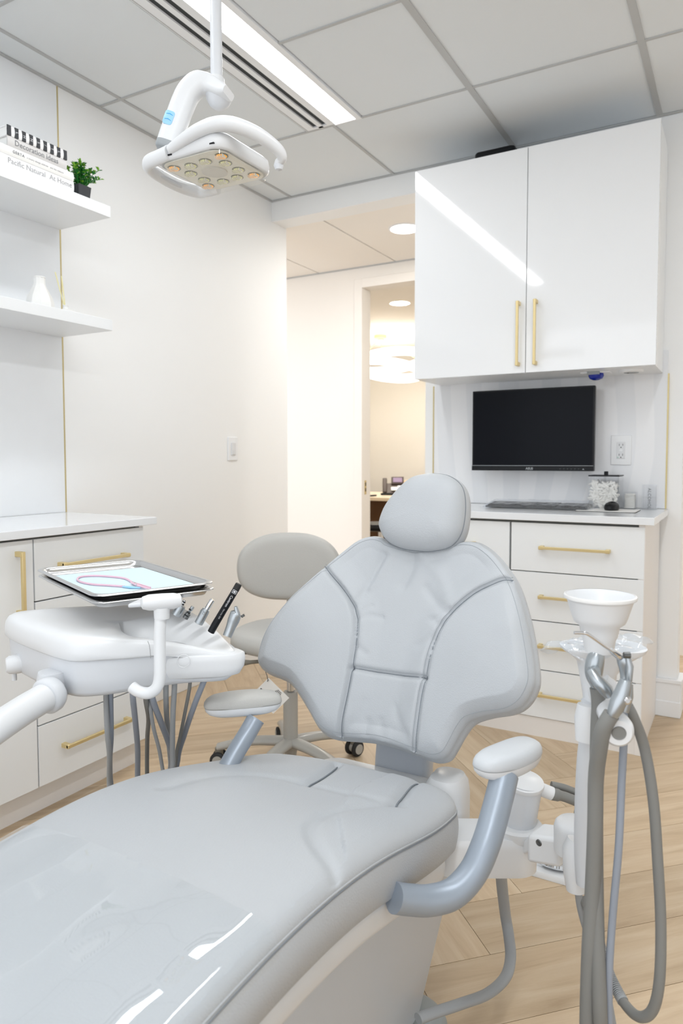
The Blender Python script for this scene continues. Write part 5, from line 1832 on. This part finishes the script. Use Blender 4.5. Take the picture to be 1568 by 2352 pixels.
# ================================================================== STOOL
SX, SY = -1.41, 2.10
st = thing('operator_stool', 'pale grey wheeled stool with a rounded backrest behind the dental chair', 'stool', (SX, SY, 0))
SZ = .500
rings = []
for z, k in ((SZ-.045, .80), (SZ-.040, .93), (SZ-.025, 1.0), (SZ-.005, 1.0), (SZ+.012, .97), (SZ+.022, .88), (SZ+.024, .6), (SZ+.018, .25)):
    rings.append([(SX-.005+.205*k*math.copysign(abs(math.cos(a))**.85, math.cos(a)), SY+.19*k*math.copysign(abs(math.sin(a))**.85, math.sin(a)), z) for a in [2*PI*i/56 for i in range(56)]])
MB().loft(rings).build('seat', 'leatherw', st, angle=80)
MB().loft([[(SX+x, SY+y, z) for x, y in rrect(.12, .11, .03)] for z in (SZ-.062, SZ-.044)]).build('seat_plate', 'rubber', st)
# backrest facing the camera, curved
bvx = Vector((.878, .478, 0))
bvy = Vector((-.478, .878, 0))
bcn = Vector(P(664, 1302, 2.80))
ol2 = []
for i in range(64):
    a = 2*PI*i/64
    ca, sa = math.cos(a), math.sin(a)
    x = math.copysign(abs(ca)**.72, ca)*.199
    z = math.copysign(abs(sa)**.78, sa)*.129
    if z > 0:
        x *= 1-.10*(z/.129)**2
    ol2.append((x, z))
bmp = lambda u, v, h: tuple(bcn+bvx*u+Vector((0, 0, 1))*v-bvy*(h-.9*u*u*-1*-1+.9*u*u*0)+bvy*(-.9*u*u)*0+bvy*(-1.0*u*u))
sb, _, _ = pillow('backrest', ol2[::2], (0, 0), lambda u, v, h: tuple(bcn+bvx*u+Vector((0, 0, v))-bvy*(h+.8*u*u)), .020, .045, .035, st, 'leatherw', dome=.008, N=140, MR=24)
bs = bcn+bvy*.02
MB().box(0, 0, 0, 0, 0, 0)
pts = [bs+Vector((0, 0, .02)), bs+Vector((0, 0, -.10)), bs+Vector((0, 0, -.20)), Vector((SX-.08, SY+.16, SZ-.09)), Vector((SX, SY+.06, SZ-.07))]
MB().tube(spline(pts, 5), .026, 12, flat=.45, up=tuple(bvx)).build('back_post', 'stool', st)
# column
MB().cyl((SX, SY, .295), (SX, SY, SZ-.055), .0135).build('gas_piston', 'steel', st)
MB().lathe((SX, SY, .05), [(.020, 0), (.0265, .05), (.0265, .235), (.024, .242), (.0145, .243)], 32).build('column', 'stool', st)
# levers
MB().tube([P(598, 1498, 2.46), P(565, 1499, 2.44), P(541, 1500, 2.42)], .0065, 10).build('lever', 'stoold', st)
MB().tube([P(640, 1510, 2.5), P(600, 1519, 2.44), P(575, 1521, 2.42), P(560, 1522, 2.41), P(545, 1523, 2.40), P(535, 1524, 2.40)], [.008, .0075, .0085, .0125, .0135, .006], 14, flat=.8).build('lever', 'stoold', st)
# five-star base with casters
legm, casm = [], []
for k in range(5):
    a = math.radians(59+72*k)
    dv = Vector((math.cos(a), math.sin(a), 0))
    pts = [Vector((SX, SY, .105)), Vector((SX, SY, .108))+dv*.05, Vector((SX, SY, .104))+dv*.13, Vector((SX, SY, .090))+dv*.21, Vector((SX, SY, .074))+dv*.272]
    sp_ = spline(pts, 4)
    MB().tube(sp_, [.030-.010*i/len(sp_) for i in range(len(sp_))], 16, flat=.62, up=(0, 0, 1)).build('leg', 'stool', st)
    c = Vector((SX, SY, 0))+dv*.268
    cas = MB().cyl(c+Vector((0, 0, .045)), c+Vector((0, 0, .072)), .015).build('caster', 'stoold', st)
    w = dv.cross(Vector((0, 0, 1)))
    if k == 0:
        w = (w+dv*.25).normalized()
    for s_ in (-1, 1):
        MB().lathe(c+w*s_*.018-w*.008+Vector((0, 0, .030)), [(.020, 0), (.0275, .002), (.030, .005), (.030, .011), (.0275, .014), (.020, .016)], 26, w).build('wheel', 'rubber', cas)
    MB().lathe(c-w*.028+Vector((0, 0, .030)), [(.019, 0), (.019, .056)], 22, w).build('hub', 'stool', cas)
# swing tag
tgc = Vector(P(622, 1598, 2.25))
o = thing('hang_tag', 'white diamond-hung paper tag with small print behind the left armrest', 'tag', tuple(tgc))
u1 = (Vector(_r)*.707+Vector((0, 0, .707)))
u2 = (Vector(_r)*.707-Vector((0, 0, .707)))
nrm = u1.cross(u2).normalized()
if nrm.dot(Vector(_d)) > 0:
    nrm = -nrm
MB().obox(tgc, u1*.036, u2*.046, nrm*.0004).build('card', 'paper', o, smooth=False)
top = tgc-u2*.046+u1*.036*0
topc = tgc+(u1*.036-u2*.046)*.88
MB().tube(spline([topc, P(614, 1565, 2.25), P(613, 1552, 2.25), (SX-.13, SY-.02, SZ-.06), (SX-.10, SY, SZ-.05)], 4), .0012, 6).build('string', 'inkd', o)
m = MB()
for k in range(5):
    c = tgc-u1*(.022-.004*k)+u2*.028+nrm*.0006
    m.obox(c, u1*.0006, u2*(.012-.001*k), nrm*.0001)
m.build('small_print', 'ink', o, smooth=False)
m = MB()
for k in range(3):
    c = tgc+u1*(.029-.004*k)+u2*.010+nrm*.0006
    m.obox(c, u1*.001, u2*(.008+.002*k), nrm*.0001)
m.obox(tgc-u1*.012-u2*.036+nrm*.0006, u1*.008, u2*.004, nrm*.0001)
m.build('heading', 'inkd', o, smooth=False)
# ================================================================== drop stray objects
for me in [x for x in bpy.data.meshes if x.users == 0]:
    bpy.data.meshes.remove(me)
